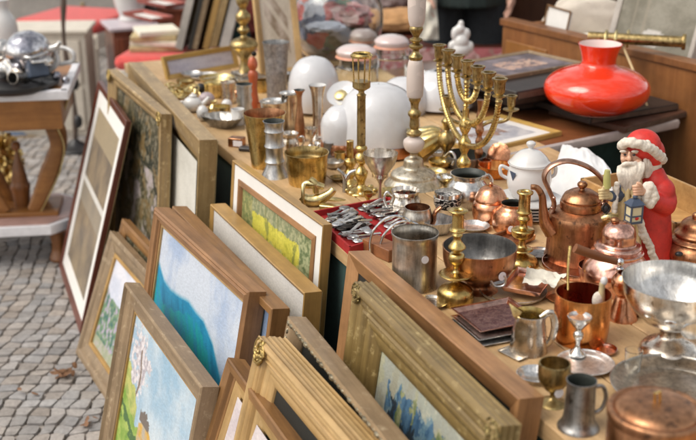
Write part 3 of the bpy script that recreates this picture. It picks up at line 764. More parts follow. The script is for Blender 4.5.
ptube(o, 'handle', S, [(568, 290, .04), (568, 268, .055), (570, 246, .07)], [1.6, 1.3, 1.8], 'brass', n=8)
S3 = Spot(598, 334)
o = solid('pastry_brush', 'old brush with pale bristle head leaning inside the orange pan', 'brush', S3, [(4, 334), (4, 300), (3, 290), (3, 283)], 'paper_old', group=None)
pballs(o, 'bristles', S3, [(598, 300, (6, 5, 9)), (601, 312, (5, 4, 8))], 'fur_white'); pballs(o, 'tip', S3, [(604, 281, (3.6, 3.6, 5))], 'porcelain')
S = Spot(622, 318)
o = vessel('copper_cezve', 'slim flared copper coffee measure between orange pan and silver bowl', 'cezve', S, [(15, 320), (15, 317), (12, 308), (9, 298), (8, 295), (12, 291), (14, 284), (13, 278), (9, 273)], 'copper')
# coffee pot with a long wooden handle
S = Spot(614, 288)
o = vessel('coffee_pot', 'polished rose copper coffee pot with domed lid and long wooden handle', 'coffee pot', S, [(26, 290), (30, 286), (33, 276), (33, 268), (29, 260), (24, 254), (23, 252)], 'copper_rose', group=G_CU)
m = MB(); m.lathe(smoothprof(S.prof([(25.5, 253), (26, 251), (22, 249), (24, 246.5), (22, 244), (18, 243), (17, 240), (17, 233), (14, 226.5), (8, 222.5), (3, 221.5)])) + [(0, S.zz(221.5))], 56); part(o, 'lid', m, 'copper_rose')
pballs(o, 'lid_knob', S, [(615, 220, (4.5, 4.5, 3.2)), (615, 223, (2.5, 2.5, 3))], 'copper_brown')
ptube(o, 'handle', S, [(618, 262, -.07), (600, 257, -.085), (575, 248, -.10)], [3.2, 4.2, 4.6], 'teak', flat=(1, .7), n=12); 
pballs(o, 'handle_bolt', S, [(620, 262, 4.2, -.070), (620, 269, (4, 4, 3), -.068)], 'chrome')
S = Spot(600, 284)
o = vessel('copper_dipper', 'small rose copper dipper beneath the long wooden handle', 'dipper', S, [(14, 287), (19, 282), (22, 274), (23, 268), (23, 266)], 'copper_rose', floor=284); 
S = Spot(696, 262)
o = vessel('copper_pot', 'dull brown copper pot with stepped lid at the right edge', 'pot', S, [(28, 264), (32, 258), (34, 250), (31, 243), (27, 240)], 'copper_brown', group=G_CU)
m = MB(); m.lathe(smoothprof(S.prof([(28, 241), (28.5, 239), (24, 236), (24.5, 233), (20, 229), (18, 223), (12, 219), (4, 217)])) + [(0, S.zz(217))], 48); part(o, 'lid', m, 'copper_brown')
pballs(o, 'lid_knob', S, [(696, 216, (4, 4, 4))], 'copper_brown'); pballs(o, 'rivet', S, [(679, 254, (4, 3, 2.5), -.06)], 'black')
# kettle
S0 = Spot(582, 268); vessel('copper_tray', 'round rose copper tray under the big brown kettle', 'tray', S0, [(38, 268), (40, 265), (40, 262)], 'copper_rose', floor=267)
S = Spot(577, 256, TOP + .004)
o = vessel('copper_kettle', 'large brown copper kettle with curved spout and strap handle', 'kettle', S, [(32, 258), (33, 255), (31.5, 250), (31, 235), (31.5, 221), (32.5, 217), (31, 213), (24, 209.5), (19, 208)], 'copper_brown', sm=False, group=G_CU)
m = MB(); m.lathe(S.prof([(20.5, 208), (21, 204), (20.5, 201), (19, 200.5), (19.5, 198.5), (17, 194), (11, 190.5), (5, 189.5)]) + [(0, S.zz(189.3))], 48); part(o, 'lid', m, 'copper_brown')
m = MB(); m.lathe(smoothprof(S.prof([(3, 190), (2.5, 188), (4.8, 186), (5, 183.5), (3, 181.5)])) + [(0, S.zz(181.5))], 20); part(o, 'lid_knob', m, 'copper_brown')
ptube(o, 'spout', S, [(552, 232, -.02), (545, 222, -.02), (543, 207, -.02), (542, 196, -.02), (537, 188, -.02), (531, 187, -.02)], [8, 6, 4, 3.4, 3, 2.8], 'copper_brown')
ptube(o, 'handle', S, [(551, 213, -.0), (554, 203), (549, 190), (544, 177), (551, 166), (568, 161), (588, 167), (602, 179), (607, 192), (603, 211)], [2.5] * 10, 'copper_strap', flat=(2.2, .95), upv=(0, 1, 0))
pballs(o, 'rivet', S, [(554, 198, 1.8, -.02), (552, 208, 1.6, -.03), (603, 204, 1.8, -.02)], 'copper_rose')
# square copper ashtrays, trays, napkin
def flat_tray(name, label, q, h, lip, mats, cat='tray', th=.002, inset=.13):
    P = [at(x, y, h) for x, y in q]; X_ = P[1] - P[0]; Yp = Vector((-X_.y, X_.x, 0)).normalized(); P[3] = P[0] + Yp * ((P[3] - P[0]).dot(Yp) + (P[2] - P[1]).dot(Yp)) * .5; P[2] = P[3] + X_; c = sum(P, Vector()) / 4; c0 = Vector((c.x, c.y, h))
    m = MB(); o_ = [p - c0 for p in P]
    up = Vector((0, 0, lip)); rings = [[p * .99 + up - Vector((0, 0, th)) for p in o_], [p + up for p in o_], [p * .93 + up * .8 for p in o_], [p * (1 - inset) + Vector((0, 0, .001)) for p in o_]]
    low = [p * (1 - inset) + Vector((0, 0, -.0005)) for p in o_]
    vs = low + sum(rings, []); fs = [(3, 2, 1, 0)]
    for r in range(4):
        for k in range(4): fs.append((r * 4 + k, r * 4 + (k + 1) % 4, r * 4 + 4 + (k + 1) % 4, r * 4 + 4 + k))
    m.add(vs, fs); m.add([p + Vector((0, 0, .0006)) for p in rings[3]], [(0, 1, 2, 3)], 1)
    return thing(name, m, [M[x] for x in mats], c0 + Vector((0, 0, .0006)), label, cat, bevel=.0008)
M['worn_purple'] = metal('worn_purple', (.38, .24, .22), (.22, .12, .13), .5, .2, 90, .8, extra=(.5, .36, .32))
flat_tray('silver_tray', 'long silver tray stacked lowest under the dark rose tray', [(448, 322), (512, 311), (527, 338), (478, 352)], TOP, .005, ['silver_matt', 'silver_matt'])
flat_tray('silver_tray', 'second silver tray directly under the dark rose tray', [(450, 318), (511, 307), (522, 333), (477, 345)], TOP + .006, .005, ['silver', 'silver_matt'])
flat_tray('rose_tray', 'rectangular rose metal tray with dark worn bottom', [(450, 312), (509, 301), (519, 328), (475, 338)], TOP + .012, .009, ['copper_rose', 'worn_purple'], inset=.2)
flat_tray('silver_plaque', 'flat grey plaque lying beside the silver jug foot', [(497, 352), (520, 343), (533, 357), (508, 367)], TOP, .004, ['pewter_light', 'pewter_light'])
S = Spot(513, 294); vessel('silver_dish', 'round silver dish beneath the square copper ashtray', 'dish', S, [(24, 296), (32, 292), (34, 289)], 'silver_matt', floor=295)
flat_tray('copper_ashtray', 'square copper ashtray with upturned corners, lying on a round silver dish', [(500, 292), (517, 272), (553, 280), (541, 301)], TOP + .014, .012, ['copper_rose', 'copper_rose'], 'ashtray')
def crumple(label, q, h, amp, mat, n=26, seed=0, name='paper', cat='paper', curl=.0):
    P = [at(x, y, h) for x, y in q]; c = sum(P, Vector()) / 4; vs = []
    for j in range(n + 1):
        for i in range(n + 1):
            u, v = i / n, j / n; p = (P[0] * (1 - u) + P[1] * u) * (1 - v) + (P[3] * (1 - u) + P[2] * u) * v
            z = amp * (.6 + .9 * noise.noise(Vector((u * 3 + seed, v * 2.2, 0))) + .2 * noise.noise(Vector((u * 9, v * 9, 5)))) + .0015 + curl * (abs(u - .5) ** 2)
            e = noise.noise(Vector((u * 5, v * 5, seed + 3))) * .006
            vs.append(p - c + Vector((e, e, z)))
    m = MB(); m.add(vs, [(j * (n + 1) + i, j * (n + 1) + i + 1, (j + 1) * (n + 1) + i + 1, (j + 1) * (n + 1) + i) for j in range(n) for i in range(n)])
    return thing(name, m, M[mat], c, label, cat)
crumple('cream crumpled paper lying on the square copper ashtray', [(522, 288), (527, 271), (566, 279), (554, 292)], TOP + .026, .014, 'paper_light')
# pedestal bowl with tinned inside
S = Spot(478, 289)
o = vessel('copper_pan', 'wide copper pedestal bowl with grey tinned inside and price sticker', 'bowl', S, [(20, 291), (20, 289), (13, 286), (12, 282), (20, 276), (31, 270), (36, 260), (37, 249), (37.5, 246)], 'copper_brown', 'tinned', floor=277, t=.002, group=G_CU)
sticker(o, S, 497, 264, 4.5, 36.5)
ptube(o, 'handle', S, [(497, 274, -.06), (505, 277, -.06), (504, 285, -.06), (495, 286, -.06), (490, 279, -.06)], 1.3, 'silver_matt', n=7)
# pewter mug, front center
S = Spot(414, 285)
o = vessel('pewter_mug', 'tall cylindrical pewter mug with price sticker beside the chrome arches', 'mug', S, [(24, 288), (24, 284), (22.5, 281), (22.5, 240), (23, 236), (24, 234), (24, 232)], 'pewter_light', 'pewter_light', sm=False)
sticker(o, S, 423, 252, 4, 22.5)
for k in (0, 1):
    pass
# chrome arches napkin holder
S = Spot(385, 256)
o = empty('napkin_holder', S.loc, 'wooden holder with two chrome arches left of the pewter mug', 'holder')
m = MB(); a = S.pt(386, 246); m.box((a.x, .01, .014), (.042, .09, .028)); m.xf(Matrix.Rotation(R(38), 4, 'Z')); part(o, 'wooden_base', m, 'teak', bevel=.002)
for dx, dy in ((0, 0), (10, 5)):
    ptube(o, 'arch', S, [(371 + dx, 258 + dy), (370 + dx, 243 + dy), (374 + dx, 230 + dy), (385 + dx, 219 + dy), (397 + dx, 216 + dy), (410 + dx, 222 + dy), (414 + dx, 240 + dy)], 1.3, 'chrome', n=8)
# ---- brass candlesticks front ------------------------------------------
def stick(label, S, pts, mat='brass', hollow=None):
    return solid('brass_candlestick', label, 'candlestick', S, pts, mat, G_BC, sm=False, sharp=60)
def S_round(p):  # round off each px profile a little
    return smoothprof([(a, b) for a, b in p], 3)
S = Spot(455, 302)
solid('brass_candlestick', 'brass candlestick with wide drip pan beside the pewter mug', 'candlestick', S, S_round([(17, 304), (18.5, 300), (17.5, 290), (11, 285), (4, 282), (3, 279), (9, 277), (16, 275), (16.5, 273), (8, 272.5), (3.5, 271), (3, 266), (7, 262), (8.5, 257), (7, 253.5), (3.5, 252), (7.5, 249), (9, 247), (6, 243), (4.5, 241), (3.8, 238), (5.5, 235), (4, 232.5), (8, 231), (8, 229), (6.2, 228), (6, 220), (6.2, 213), (9.5, 211.5), (9.5, 210), (5, 210), (4.2, 216)]), 'brass', G_BC, sm=False, sharp=60)
S = Spot(521, 264)
solid('brass_candlestick', 'brass candlestick with stacked discs, in front of the open copper pot', 'candlestick', S, S_round([(17, 268), (18, 264), (15, 258), (7, 254), (4, 252), (10, 250), (11, 248.5), (5, 246.5), (3.5, 243), (4, 239), (10, 236), (11.5, 232), (11, 229), (4.5, 227), (4, 222), (6.5, 219), (4.5, 215), (7.5, 212.5), (7.5, 211), (6, 210), (6, 195), (8, 193.5), (8, 191.5), (4.5, 191.5), (4, 197)]), 'brass', G_BC, sm=False, sharp=60)
# ---- open copper pot, lidded copper pot --------------------------------
S = Spot(512, 230)
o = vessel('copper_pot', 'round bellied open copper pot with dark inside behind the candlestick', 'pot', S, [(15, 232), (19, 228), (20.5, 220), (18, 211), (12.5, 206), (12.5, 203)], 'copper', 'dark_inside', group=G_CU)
sticker(o, S, 508, 222, 3.2, 20)
S = Spot(490, 220)
o = vessel('copper_pot', 'small lidded copper pot with wire handle beside the tureen', 'pot', S, [(13, 222), (17, 218), (18.5, 210), (18, 204), (14, 199)], 'copper', group=G_CU)
m = MB(); m.lathe(smoothprof(S.prof([(15.5, 201), (16.5, 199), (15, 195), (11, 189), (6, 186), (2, 185)])) + [(0, S.zz(185))], 36); part(o, 'lid', m, 'copper'); pballs(o, 'lid_knob', S, [(491, 184, 2.3)], 'copper')
ptube(o, 'handle', S, [(474, 208, -.01), (486, 214, -.035), (500, 208, -.03), (508, 198, -.01)], .9, 'brass', n=6)
S = Spot(474, 229)
vessel('white_plate', 'small white metal plate between copper pot and silver candlestick', 'plate', S, [(10, 230), (11, 229), (15, 226), (16, 225)], 'silver_matt', floor=229)
S = Spot(496, 244)
flat_tray('copper_box', 'flat copper box edge peeping behind the pedestal bowl', [(490, 240), (513, 232), (524, 242), (504, 254)], TOP + .004, .012, ['copper_brown', 'copper_brown'], 'box', inset=.05)
# ---- silver mid group --------------------------------------------------
S = Spot(467, 205)
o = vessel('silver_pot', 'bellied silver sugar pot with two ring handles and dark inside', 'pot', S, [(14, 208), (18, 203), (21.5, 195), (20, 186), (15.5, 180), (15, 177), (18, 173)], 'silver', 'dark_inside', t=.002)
ptube(o, 'handle', S, [(482, 178), (488, 175), (492, 181), (488, 187), (484, 186)], 1.6, 'silver'); ptube(o, 'handle', S, [(450, 186), (447, 192), (449, 199), (453, 198)], 1.4, 'silver')
S = Spot(447, 217)
o = vessel('patterned_bowl', 'small silver bowl with black scroll band next to the creamers', 'bowl', S, [(7, 219), (8, 216), (10, 212), (12.5, 205), (13, 197), (13.5, 192)], 'silver', 'silver')
t = NT('scroll_band'); v = t.coords((1, 1, 1), 'Object', False)
w = t.n('ShaderNodeTexWave', {'Vector': v, 'Scale': 38.0, 'Distortion': 14.0, 'Detail': 2.0, 'Detail Scale': 1.6}, wave_type='RINGS', rings_direction='SPHERICAL').outputs[0]
M['scroll_band'] = t.bsdf(Base_Color=t.mix(t.ramp(w, [(.52, 0.0), (.60, 1.0)]), (.02, .02, .022), (.65, .63, .6)), Metallic=.6, Roughness=.35)
m = MB(); q = S.prof([(11.6, 207.5), (13.6, 203), (13.9, 196.5)]); m.lathe([(a + .0003, b) for a, b in q] + [(q[-1][0] - .001, q[-1][1])], 40); part(o, 'scroll_band', m, 'scroll_band')
S = Spot(436, 232)
vessel('silver_saucer', 'silver leaf shaped saucer half behind the pewter mug', 'saucer', S, [(8, 233), (14, 230), (17, 222), (18, 219)], 'silver_matt', floor=232, rf=lambda a, k: 1 + .05 * math.sin(a * 6))
S = Spot(405, 217)
o = vessel('silver_creamer', 'fluted silver creamer with loop handle by the red cutlery tray', 'creamer', S, [(8, 219), (9, 216), (14, 210), (15.5, 203), (13, 197), (12.5, 194), (14.5, 190)], 'silver_warm', 'silver_warm', rf=lambda a, k: 1 + .045 * math.sin(a * 12))
ptube(o, 'handle', S, [(393, 196), (387, 192), (384, 199), (388, 207), (394, 206)], 1.3, 'silver')
S = Spot(417, 231)
o = vessel('copper_creamer', 'dull copper creamer with orange edged spout, in front of the fluted one', 'creamer', S, [(9, 233), (10, 230), (14, 224), (15.5, 217), (13.5, 210), (13, 207)], 'pewter_light', 'copper_brown')
ptube(o, 'spout', S, [(429, 229, -.01), (434, 222, -.01), (435, 213, -.01), (441, 207, -.01)], [3, 3.4, 4, 3.2], 'copper', flat=(.6, 1))
# ---- marble and brass tall candlestick ---------------------------------
S = Spot(413, 184)
o = solid('tall_candlestick', 'tallest candlestick of white marble pieces and aged brass joints', 'candlestick', S, S_round([(29, 187), (29.5, 184), (26, 180), (23, 177), (22, 173), (15, 169), (11, 167), (10, 163), (9, 159), (4, 156), (4, 153)]), 'cream_metal', None, sm=False, sharp=60)
def mp(name, pts, mat):
    m = MB(); q = S.prof(S_round(pts)); m.lathe([(0, q[0][1])] + q + [(0, q[-1][1])], 30); part(o, name, m, mat)
mp('marble_ball', [(3, 153), (8, 150), (10.5, 145), (10, 140), (5, 136.5), (4, 136)], 'marble')
mp('brass_joint', [(5, 136), (7.5, 134), (7.5, 132), (4, 129), (5, 126), (4.5, 118), (6.5, 115), (6.5, 112), (4, 109), (4.5, 103), (6, 100), (6, 97)], 'brass_dull')
mp('marble_column', [(7.5, 97), (8.3, 94), (8.8, 80), (8, 66), (7, 61), (6.5, 60)], 'marble')
mp('brass_joint', [(6, 60), (7, 58), (7, 56), (4, 53), (3.5, 50), (6.5, 48), (7, 45), (3.5, 43), (6, 41), (6.5, 39), (3, 37), (5, 33), (7, 29), (6, 26)], 'brass_dull')
mp('marble_column', [(6.5, 26), (8.3, 20), (9.2, 8), (9.2, -6), (8, -16), (6, -20)], 'marble')
mp('candle_cup', [(5, -20), (6, -24), (4, -28), (7, -32), (9, -40), (10, -42), (6, -42), (5.5, -36)], 'brass_dull')
# ---- pewter funnel goblet ----------------------------------------------
S = Spot(380, 202)
o = vessel('pewter_goblet', 'wide pewter cone goblet on thin stem beside the marble candlestick', 'goblet', S, [(12, 204), (11, 202), (3, 199), (1.8, 194), (1.8, 184), (3, 181), (9, 172), (15, 163), (17, 156), (17.5, 153)], 'pewter_light', 'silver_warm', floor=177, sm=False)
# ---- cutlery tray ------------------------------------------------------
def cutlery():
    q = [at(311, 215, TOP + .012), at(350, 250, TOP + .012), at(427, 224, TOP + .012), at(388, 200, TOP + .012)]
    c = sum(q, Vector()) / 4; c.z = TOP; L = [p - c for p in q]
    for p in L: p.z = .0
    o = empty('cutlery_tray', c, 'red velvet lined tray full of mixed old cutlery', 'tray')
    def g(s, t, z): # s across short side (0 far-left->near), t along long
        p = (L[0] * (1 - s) + L[1] * s) * (1 - t) + (L[3] * (1 - s) + L[2] * s) * t; return Vector((p.x, p.y, z))
    m = MB(); m.quadslab([g(0, 0, .006), g(1, 0, .006), g(1, 1, .006), g(0, 1, .006)], .005); part(o, 'lining', m, 'red_velvet')
    m = MB()
    for a, b in (((0, 0), (1, 0)), ((1, 0), (1, 1)), ((1, 1), (0, 1)), ((0, 1), (0, 0))):
        A, B = g(*a, .011), g(*b, .011); d = (B - A).normalized(); ln = (B - A).length
        m.box((A + B) / 2 - Vector((0, 0, .001)), (ln + .004, .005, .020), rot=Matrix.Rotation(math.atan2(d.y, d.x), 3, 'Z'))
    part(o, 'rim', m, 'red_velvet')
    m = MB(); m.quadslab([g(.05, .50, .011), g(.95, .50, .011), g(.95, .53, .011), g(.05, .53, .011)], .006); part(o, 'divider', m, 'red_velvet')
    rnd = random.Random(12)
    for k in range(66):
        col = 0 if k < 38 else 1
        s0 = rnd.uniform(.08, .9); t0 = rnd.uniform(.05, .16) if col == 0 else rnd.uniform(.56, .64)
        ln = rnd.uniform(.28, .34); z = .009 + .0042 * (k % 4) + rnd.uniform(0, .002)
        s1 = min(max(s0 + rnd.uniform(-.22, .22), .06), .94)
        A, B = g(s0, t0, z), g(s1, t0 + ln, z + rnd.uniform(0, .003))
        if rnd.random() < .5: A, B = B, A
        d = B - A; kind = rnd.choice(['spoon', 'fork', 'spoon', 'knife'])
        mat = rnd.choice(['silver_matt', 'silver', 'pewter', 'silver', 'silver_matt', 'iron']); W_ = Vector((-d.y, d.x, 0)).normalized()
        m = MB(); m.tube([A, A.lerp(B, .35), A.lerp(B, .68)], [.0052, .0034, .0028], 6, flat=(.45, 1.3), smooth=False, upv=(0, 0, 1))
        an = math.atan2(d.y, d.x); rt = Matrix.Rotation(an, 3, 'Z'); L_ = d.length
        if kind == 'spoon': m.ball(A.lerp(B, .84), (L_ * .18, .0135, .0035), 0, 12, 6, rt)
        elif kind == 'fork':
            m.ball(A.lerp(B, .72), (L_ * .06, .0085, .002), 0, 10, 5, rt)
            for j in (-1, -.33, .33, 1): m.tube([A.lerp(B, .72) + W_ * .0062 * j, B + W_ * .0062 * j + Vector((0, 0, .002))], .0013, 5, smooth=False)
        else: m.box(A.lerp(B, .84), (L_ * .34, .014, .0016), rot=rt)
        q_ = thing(kind, m, M[mat], c, '%s %s lying among the mixed cutlery in the red tray' % ({'silver_matt': 'grey silver', 'silver': 'bright silver', 'pewter': 'dark tarnished', 'iron': 'black handled'}[mat], kind), kind, 'mixed cutlery in the red tray')
cutlery()
# ---- brass tap, knife, bottle opener -----------------------------------
S = Spot(312, 206)
o = empty('brass_tap', S.loc, 'pale brass lever tap lying left of the cutlery tray', 'tap')
ptube(o, 'body', S, [(301, 196), (308, 200), (318, 200), (329, 194), (334, 189)], [4, 6, 6.5, 4.5, 3.5], 'brass_pale'); ptube(o, 'lever', S, [(303, 211, -.02), (303, 190, -.01), (305, 184), (313, 184), (324, 187)], [1.5, 2, 3, 4, 3], 'brass_pale'); ptube(o, 'flange', S, [(316, 193), (315, 184), (310, 179)], [3, 4, 3], 'brass_pale')
S = Spot(345, 200)
o = empty('carving_knife', S.loc, 'ivory handled knife lying above the red cutlery tray', 'knife')
ptube(o, 'handle', S, [(326, 199), (336, 200), (348, 203), (356, 205)], [3, 4.5, 4.5, 3], 'brass_pale', flat=(.6, 1)); ptube(o, 'blade', S, [(356, 205), (372, 208), (392, 210)], [2.4, 2.4, .8], 'silver_matt', flat=(.3, 1.2), upv=(0, 0, 1))
m = MB(); 
o = thing('brass_block', MB().box((0, 0, .008), (.055, .022, .016), rot=Matrix.Rotation(R(-15), 3, 'Z')), M['brass_pale'], Spot(331, 211).loc, 'small pale brass block beside the cutlery tray corner', 'block', bevel=.003)
S = Spot(345, 192)
o = empty('corkscrew', S.loc, 'standing corkscrew with two bright curved arms', 'corkscrew')
ptube(o, 'stem', S, [(345, 192), (345, 178)], 2.6, 'pewter', smooth=False)
ptube(o, 'arm', S, [(345, 180), (343, 174), (337, 169)], [2.6, 2.2, 1.6], 'chrome'); ptube(o, 'arm', S, [(346, 180), (350, 173), (358, 170)], [2.6, 2.2, 1.6], 'chrome')
# ---- brass oil lamp stand (column with crown) --------------------------
S = Spot(361, 192)
o = solid('brass_lamp', 'tall fluted brass column lamp with open crown holder', 'lamp', S, S_round([(15, 194), (15.5, 191), (11, 189), (5, 186), (4, 182), (6, 177), (7, 172), (4, 168), (3, 165), (6.5, 161), (6.5, 156), (3.5, 152), (6, 149), (6, 147), (4, 145)]), 'brass', G_BC, sm=False, sharp=60)
m = MB(); q = S.prof([(4.2, 145), (4.2, 96), (5, 95), (3, 93), (3, 91), (8, 88), (9, 87), (9, 81), (5, 80.5)]); m.lathe(q, 36, rf=lambda a, k: 1 + (.06 * math.sin(a * 10) if k < 2 else 0)); part(o, 'column', m, 'brass_dull')
m = MB(); q = S.prof([(11, 57), (11.5, 55), (9, 53), (8.5, 55), (10, 57)]); m.lathe(q + [q[0]], 30); part(o, 'crown_ring', m, 'brass')
for a in (20, 110, 200, 290):
    A = R(a); q = S.prof([(8, 82), (9.5, 56)]); m = MB(); m.tube([(q[0][0] * math.cos(A), q[0][0] * math.sin(A), q[0][1]), (q[1][0] * math.cos(A), q[1][0] * math.sin(A), q[1][1])], .0022, 6, smooth=False); part(o, 'crown_rib', m, 'brass')
m = MB(); rnd = random.Random(2)
for k in range(8):
    A = k * math.pi / 4; p = S.prof([(14, 190)])[0]; m.ball((p[0] * math.cos(A), p[0] * math.sin(A), .006), (.008, .008, .006))
part(o, 'scalloped_foot', m, 'brass_pale')
S = Spot(350, 183)
solid('brass_candlestick', 'short plain brass candlestick just left of the brass column lamp', 'candlestick', S, S_round([(8, 185), (8, 182), (4, 179), (4, 177), (7, 173), (4, 168), (6, 164), (6, 160), (3, 158), (3.6, 156), (3.6, 142), (4, 141)]), 'brass', G_BC, sm=False)
# ---- white opal shades -------------------------------------------------
G_OP = 'white opal lamp shades'
S = Spot(378, 150)
o = vessel('opal_shade', 'big round white opal glass shade ringed by a copper band', 'lamp shade', S, [(42, 146), (42.5, 134), (41, 118), (36, 102), (27, 91), (14, 85), (2, 84)], 'opal', floor=147, base=False, t=.003, group=G_OP)
m = MB(); q = S.prof([(43, 149), (45, 148), (45.5, 143), (44.5, 138), (43, 138)]); m.lathe(q + [q[0]], 60); part(o, 'copper_band', m, 'copper')
S = Spot(342, 152)
o = vessel('opal_shade', 'smaller white opal shade with stepped shoulder, copper banded', 'lamp shade', S, [(20, 146), (21, 138), (21.5, 127), (20, 118), (15, 111), (10, 107), (1, 105)], 'opal', floor=150, base=False, t=.003, group=G_OP)
m = MB(); q = S.prof([(21, 151), (22.5, 150), (23, 143), (22, 140), (21, 140)]); m.lathe(q + [q[0]], 50); part(o, 'copper_band', m, 'copper')
S = Spot(344, 128)
o = empty('reflector_dish', S.loc, 'tilted white enamel lamp reflector with brass centre above the small shade', 'reflector')
rt = Matrix.Rotation(R(38), 3, 'X') @ Matrix.Rotation(R(-14), 3, 'Y'); c = S.pt(343, 96)
m = MB(); m.lathe([(0, -.004), (.014, -.002), (.034, .004), (.046, .012), (.047, .013), (.034, .006), (.014, 0), (0, -.001)], 40, c=c, rot=rt); part(o, 'dish', m, 'opal')
m = MB(); m.ball(c + rt @ Vector((-.006, 0, .006)), (.020, .020, .006), rot=rt); part(o, 'brass_centre', m, 'brass_pale'); ptube(o, 'stem', S, [(345, 128), (345, 103)], 1.5, 'brass', smooth=False)
S = Spot(394, 148)
o = empty('lamp_chain', S.loc, 'thin chain and brass rod lying against the big opal shade', 'chain')
m = MB(); pts = [S.pt(366 + 3.2 * k, 97 + 4.6 * k - .05 * k * k, -.06 - .0) for k in range(8)]
for k, p in enumerate(pts):
    m.lathe([(.0042 + .0012 * math.cos(b * 1.05), .0012 * math.sin(b * 1.05)) for b in range(7)], 12, c=p, rot=Matrix.Rotation(R(90), 3, 'X' if k % 2 else 'Y') @ Matrix.Rotation(R(40), 3, 'Z'))
part(o, 'chain', m, 'brass_pale'); ptube(o, 'rod', S, [(384, 129, -.06), (402, 139, -.06), (412, 146, -.05)], 1.5, 'brass_dull', smooth=False)
S = Spot(314, 112)
vessel('opal_shade', 'white opal dome shade standing behind the trumpet vases', 'lamp shade', S, [(23, 108), (25.5, 98), (25.5, 84), (22, 70), (14, 60), (2, 56)], 'opal', floor=109, base=False, t=.003, group=G_OP)
S = Spot(404, 112)
vessel('opal_shade', 'far white opal bowl shade behind the marble column', 'lamp shade', S, [(22, 112), (25, 104), (24, 94), (20, 85), (12, 79), (1, 77)], 'opal', floor=111, base=False, t=.003, group=G_OP)
S = Spot(440, 108)
vessel('white_bowl', 'wide white bowl turned upside down behind the seven branched candelabrum', 'bowl', S, [(33, 104), (32, 92), (26, 80), (15, 72), (8, 71)], 'opal', floor=105, base=False, t=.003)
S = Spot(436, 75)
vessel('white_dish', 'pale flat stack dish under the white figurine', 'dish', S, [(26, 84), (28, 78), (28, 68), (26, 66)], 'porcelain', floor=80)
# ---- brass bell lying, urn candlesticks --------------------------------
S = Spot(428, 160)
o = empty('brass_bell', S.loc, 'fluted golden bell lying on its side by the marble candlestick', 'bell')
m = MB(); rt = Matrix.Rotation(R(60), 3, 'Y') @ Matrix.Rotation(R(15), 3, 'X'); s_ = 1 / S.sc(.03)
m.lathe([(0, 30 * s_), (6 * s_, 29 * s_), (11 * s_, 23 * s_), (14 * s_, 12 * s_), (16 * s_, 3 * s_), (20 * s_, 0), (19 * s_, 0), (15 * s_, 3 * s_), (12 * s_, 12 * s_), (0, 25 * s_)], 48, c=(-.03, .01, .040), rot=rt, rf=lambda a, k: 1 + .05 * math.sin(a * 12) * (k < 6)); part(o, 'bell_body', m, 'brass_pale')
ptube(o, 'bell_grip', S, [(440, 142), (450, 139), (455, 142)], [2.5, 2, 3], 'brass_pale')
S = Spot(446, 163)
solid('brass_candlestick', 'squat brass urn candlestick behind the golden bell', 'candlestick', S, S_round([(13, 165), (13, 162), (6, 158), (3, 153), (4, 150), (8.5, 143), (9, 137), (6, 132), (3, 130), (4.5, 125), (6, 121), (4, 118), (3, 112), (5, 108), (7, 105), (7, 103)]), 'brass_dull', G_BC, sm=False)
S = Spot(465, 166)
o = vessel('tin_bowl', 'grey tin bowl with side loop handle behind the silver sugar pot', 'bowl', S, [(17, 170), (20, 162), (21, 156), (21, 154)], 'tinned', 'dark_inside')
ptube(o, 'handle', S, [(445, 157, -.02), (451, 152, -.03), (455, 158, -.04), (452, 165, -.04)], 1.5, 'silver')
# ---- menorah -----------------------------------------------------------
def menorah():
    S = Spot(463, 186)
    o = empty('seven_branch_candelabrum', S.loc, 'golden brass candelabrum with seven curved beaded arms and cups', 'candelabrum')
    zc = S.zz(60); A = at(437.5, 46, S.h + zc); B = at(498, 80, S.h + zc)
    d = (B - A); step = d.length / 6; d.normalize(); sc = S.sc(.2)
    q = S.prof(S_round([(20, 189), (20, 186), (15, 182), (6, 178), (3.5, 172), (6.5, 166), (7, 161), (4, 157), (3, 153), (5.5, 148), (6.5, 142), (4, 138), (3, 134), (5, 130), (6.5, 125), (5, 120), (3.5, 117), (3.2, 108)]))
    m = MB(); m.lathe([(0, q[0][1])] + q + [(0, q[-1][1])], 28); part(o, 'base_and_stem', m, 'brass')
    z0 = zc - 17 / sc
    def cup(c, nm='candle_cup', mat='brass_dull'):
        r = 1 / sc; m = MB()
        m.lathe([(0, -8 * r), (2.5 * r, -8 * r), (3.6 * r, -5 * r), (2.2 * r, -2 * r), (6.2 * r, -.6 * r), (6.4 * r, .4 * r), (3.6 * r, 1.2 * r), (5.2 * r, 4 * r), (5.3 * r, 11 * r), (5.6 * r, 13 * r), (7.3 * r, 15.6 * r), (7.3 * r, 16.6 * r), (4.6 * r, 16.6 * r), (4.2 * r, 11 * r), (0, 10 * r)], 24, c=c); part(o, nm, m, mat)
    for k in (1, 2, 3):
        for s_ in (-1, 1):
            Rk = k * step; Rz = Rk * .80 + .004; pts = []
            for j in range(25):
                ph = math.pi / 2 * j / 24
                pts.append(d * (s_ * Rk * math.sin(ph)) + Vector((0, 0, z0 - Rz * math.cos(ph))))
            pts.append(pts[-1] + Vector((0, 0, .004)))
            # beaded surface
            P2, r2 = spline(pts, 1.0, 5); rr = [(2.9 + .25 * math.sin(i * 1.9)) / sc for i in range(len(P2))]
            m = MB(); m.tube(P2, rr, 10, smooth=False); part(o, 'arm', m, 'brass')
            cup(d * (s_ * Rk) + Vector((0, 0, z0)))
    m = MB(); n_ = 60; za = S.zz(110); pts = [Vector((0, 0, za + (z0 - za) * i / n_)) for i in range(n_ + 1)]
    m.tube(pts, [(2.6 + .8 * math.sin(i * .9)) / sc for i in range(n_ + 1)], 12, smooth=False); part(o, 'twisted_shaft', m, 'brass'); cup(Vector((0, 0, z0)))
menorah()
S = Spot(478, 168)
